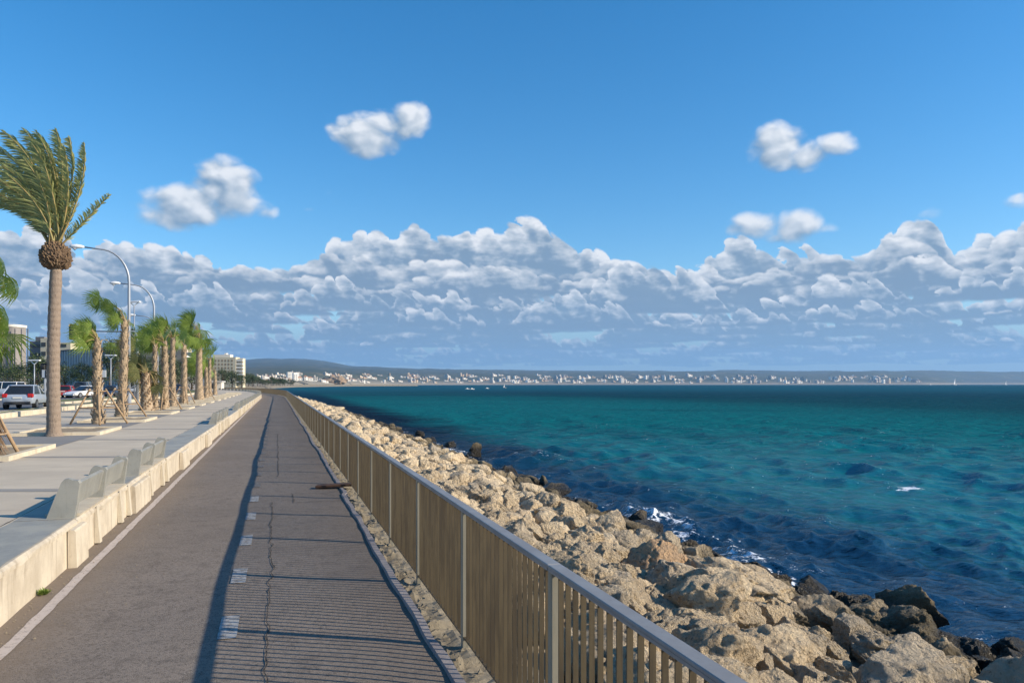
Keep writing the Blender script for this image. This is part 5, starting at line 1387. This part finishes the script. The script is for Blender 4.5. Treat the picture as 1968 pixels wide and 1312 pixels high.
clusters = [(505, 30), (560, 22), (640, 30), (690, 25), (740, 35), (800, 40), (850, 35), (905, 30), (950, 35), (1000, 45), (1060, 40), (1120, 45), (1180, 40), (1240, 40), (1290, 40), (1340, 35), (1400, 45), (1460, 40), (1520, 40), (1580, 35), (1620, 30), (1670, 28), (1710, 28), (1750, 22)]
while cnt < 292:
    c, w_ = clusters[cnt % len(clusters)]; u = c+r.gauss(0, w_*.55)
    if u > 1775 or u < 478: continue
    r0 = interp(u, R0P); Y = r0*(1.022+.24*r.random()**1.25)
    px = Y/F; kind = r.choice((0, 0, 1, 1, 2, 3, 3, 4)); sc = max(.62, min(1.9, px*.42))*r.uniform(.65, 1.35)
    town(u, Y, kind, 1 if r.random() < .22 else 0, sc, r.uniform(.35, 1.3)); cnt += 1
for (u, Y, kind, sc, lab) in ((558, 1900, 2, 1.25, 'left one of two white tower blocks on the headland'), (571, 1910, 2, 1.2, 'right one of two white tower blocks on the headland'), (583, 1850, 0, 1.55, 'broad white block right of the two towers on the headland'), (515, 1750, 1, .9, 'white stepped building left of the two towers'), (540, 1780, 4, .6, 'long white building at the foot of the two towers'), (676, 2500, 0, 1.2, 'white round looking block right of the orange hillside'), (600, 1900, 1, .9, 'white building next right of the broad white block')):
    o = protos[0][kind].copy(); COL.objects.link(o); o.location = XY(u, Y, ZAT(730 if u < 600 else 732, Y)-1); o.scale = (sc, sc, sc*1.0); o.rotation_euler = (0, 0, .55); tag(o, lab, 'building')
# ochre rocky knoll
bm = bmesh.new(); bmesh.ops.create_icosphere(bm, subdivisions=4, radius=1)
for v in bm.verts: v.co = v.co*(1+.3*noise.fractal(v.co*2.0, .8, 2.1, 5)); v.co = Vector((v.co.x*38, v.co.y*26, v.co.z*17))
me = bpy.data.meshes.new('rocky_knoll'); bm.to_mesh(me); bm.free(); me.materials.append(simple('ochre_rock', (.42, .29, .18), (.15, .13, .10), .06, .9, .2, .5))
o = bpy.data.objects.new('rocky_knoll', me); COL.objects.link(o); o.location = XY(642, 2250, ZAT(733, 2250)); tag(o, 'ochre rocky knoll among the buildings of the headland', 'knoll')
# boats
def boat(u, v, L, label, sail=False, Y=None):
    Y = Y or F*(CAMZ-WATER_Z)/(v-HV); b = XY(u, Y, WATER_Z-.1); root = empty('boat', b, .6, label, 'boat', 'small boats in the bay')
    st = [(-.5, .14, .10), (-.2, .17, .09), (.2, .15, .10), (.42, .06, .13), (.5, .005, .15)]; vs = []
    for (x, w_, z) in st: vs += [Vector((x*L, -w_*L, z*L)), Vector((x*L, -w_*.5*L, 0)), Vector((x*L, w_*.5*L, 0)), Vector((x*L, w_*L, z*L))]
    fs = []
    for i in range(4):
        for j in range(4): fs.append((i*4+j, i*4+(j+1) % 4, (i+1)*4+(j+1) % 4, (i+1)*4+j))
    fs.append((0, 1, 2, 3)); h = mesh_obj('hull', vs, fs, M['white'], root); fix_normals(h)
    if sail:
        MB().tube([Vector((0, 0, 0)), Vector((0, 0, L*1.25))], L*.012, 6).build('mast', M['lamp'], root)
        s_ = MB().add([(-.02*L, 0, .2*L), (-.42*L, .06*L, .2*L), (-.02*L, 0, 1.2*L), (-.2*L, .07*L, .6*L), (-.02*L, .02, .2*L), (-.42*L, .06*L+.02, .2*L), (-.02*L, .02, 1.2*L), (-.2*L, .07*L+.02, .6*L)], [(0, 1, 3), (0, 3, 2), (4, 7, 5), (4, 6, 7)]).build('sail', M['signwhite'], root)
    else: MB().bevbox(-.2*L, .15*L, -.09*L, .09*L, .08*L, .24*L, .02*L).build('cabin', M['white'], root)
boat(898, 747.5, 4.5, 'left boat of a close pair of white boats in the bay'); boat(907, 748, 5, 'right boat of a close pair of white boats in the bay'); boat(936, 746.5, 4.5, 'white boat next right of the close pair'); boat(970, 745, 4.5, 'white boat farthest right of the four moored boats', True)
boat(1788, 740, 22, 'white motor boat off the end of the distant town', Y=4200); boat(1836, 740, 26, 'tall white sailing boat near the right of the horizon', True, Y=3300); boat(1934, 740, 20, 'small sailing boat at the far right of the horizon', True, Y=4000)
# ------------------------------------------------------------------ air
def hazebox():
    m = bpy.data.materials.new('haze_air'); m.use_nodes = True; nt = m.node_tree; nt.nodes.clear(); out = nt.nodes.new('ShaderNodeOutputMaterial')
    v = nt.nodes.new('ShaderNodeVolumePrincipled'); v.inputs['Color'].default_value = (.34, .62, 1.0, 1); v.inputs['Density'].default_value = 5.0e-5; v.inputs['Anisotropy'].default_value = .1
    nt.links.new(v.outputs[0], out.inputs['Volume'])
    o = MB().box(-20000, 20000, -600, 20500, -700, 900).build('haze', m); o['kind'] = 'stuff'; fix_normals(o)
    return o
hazebox()
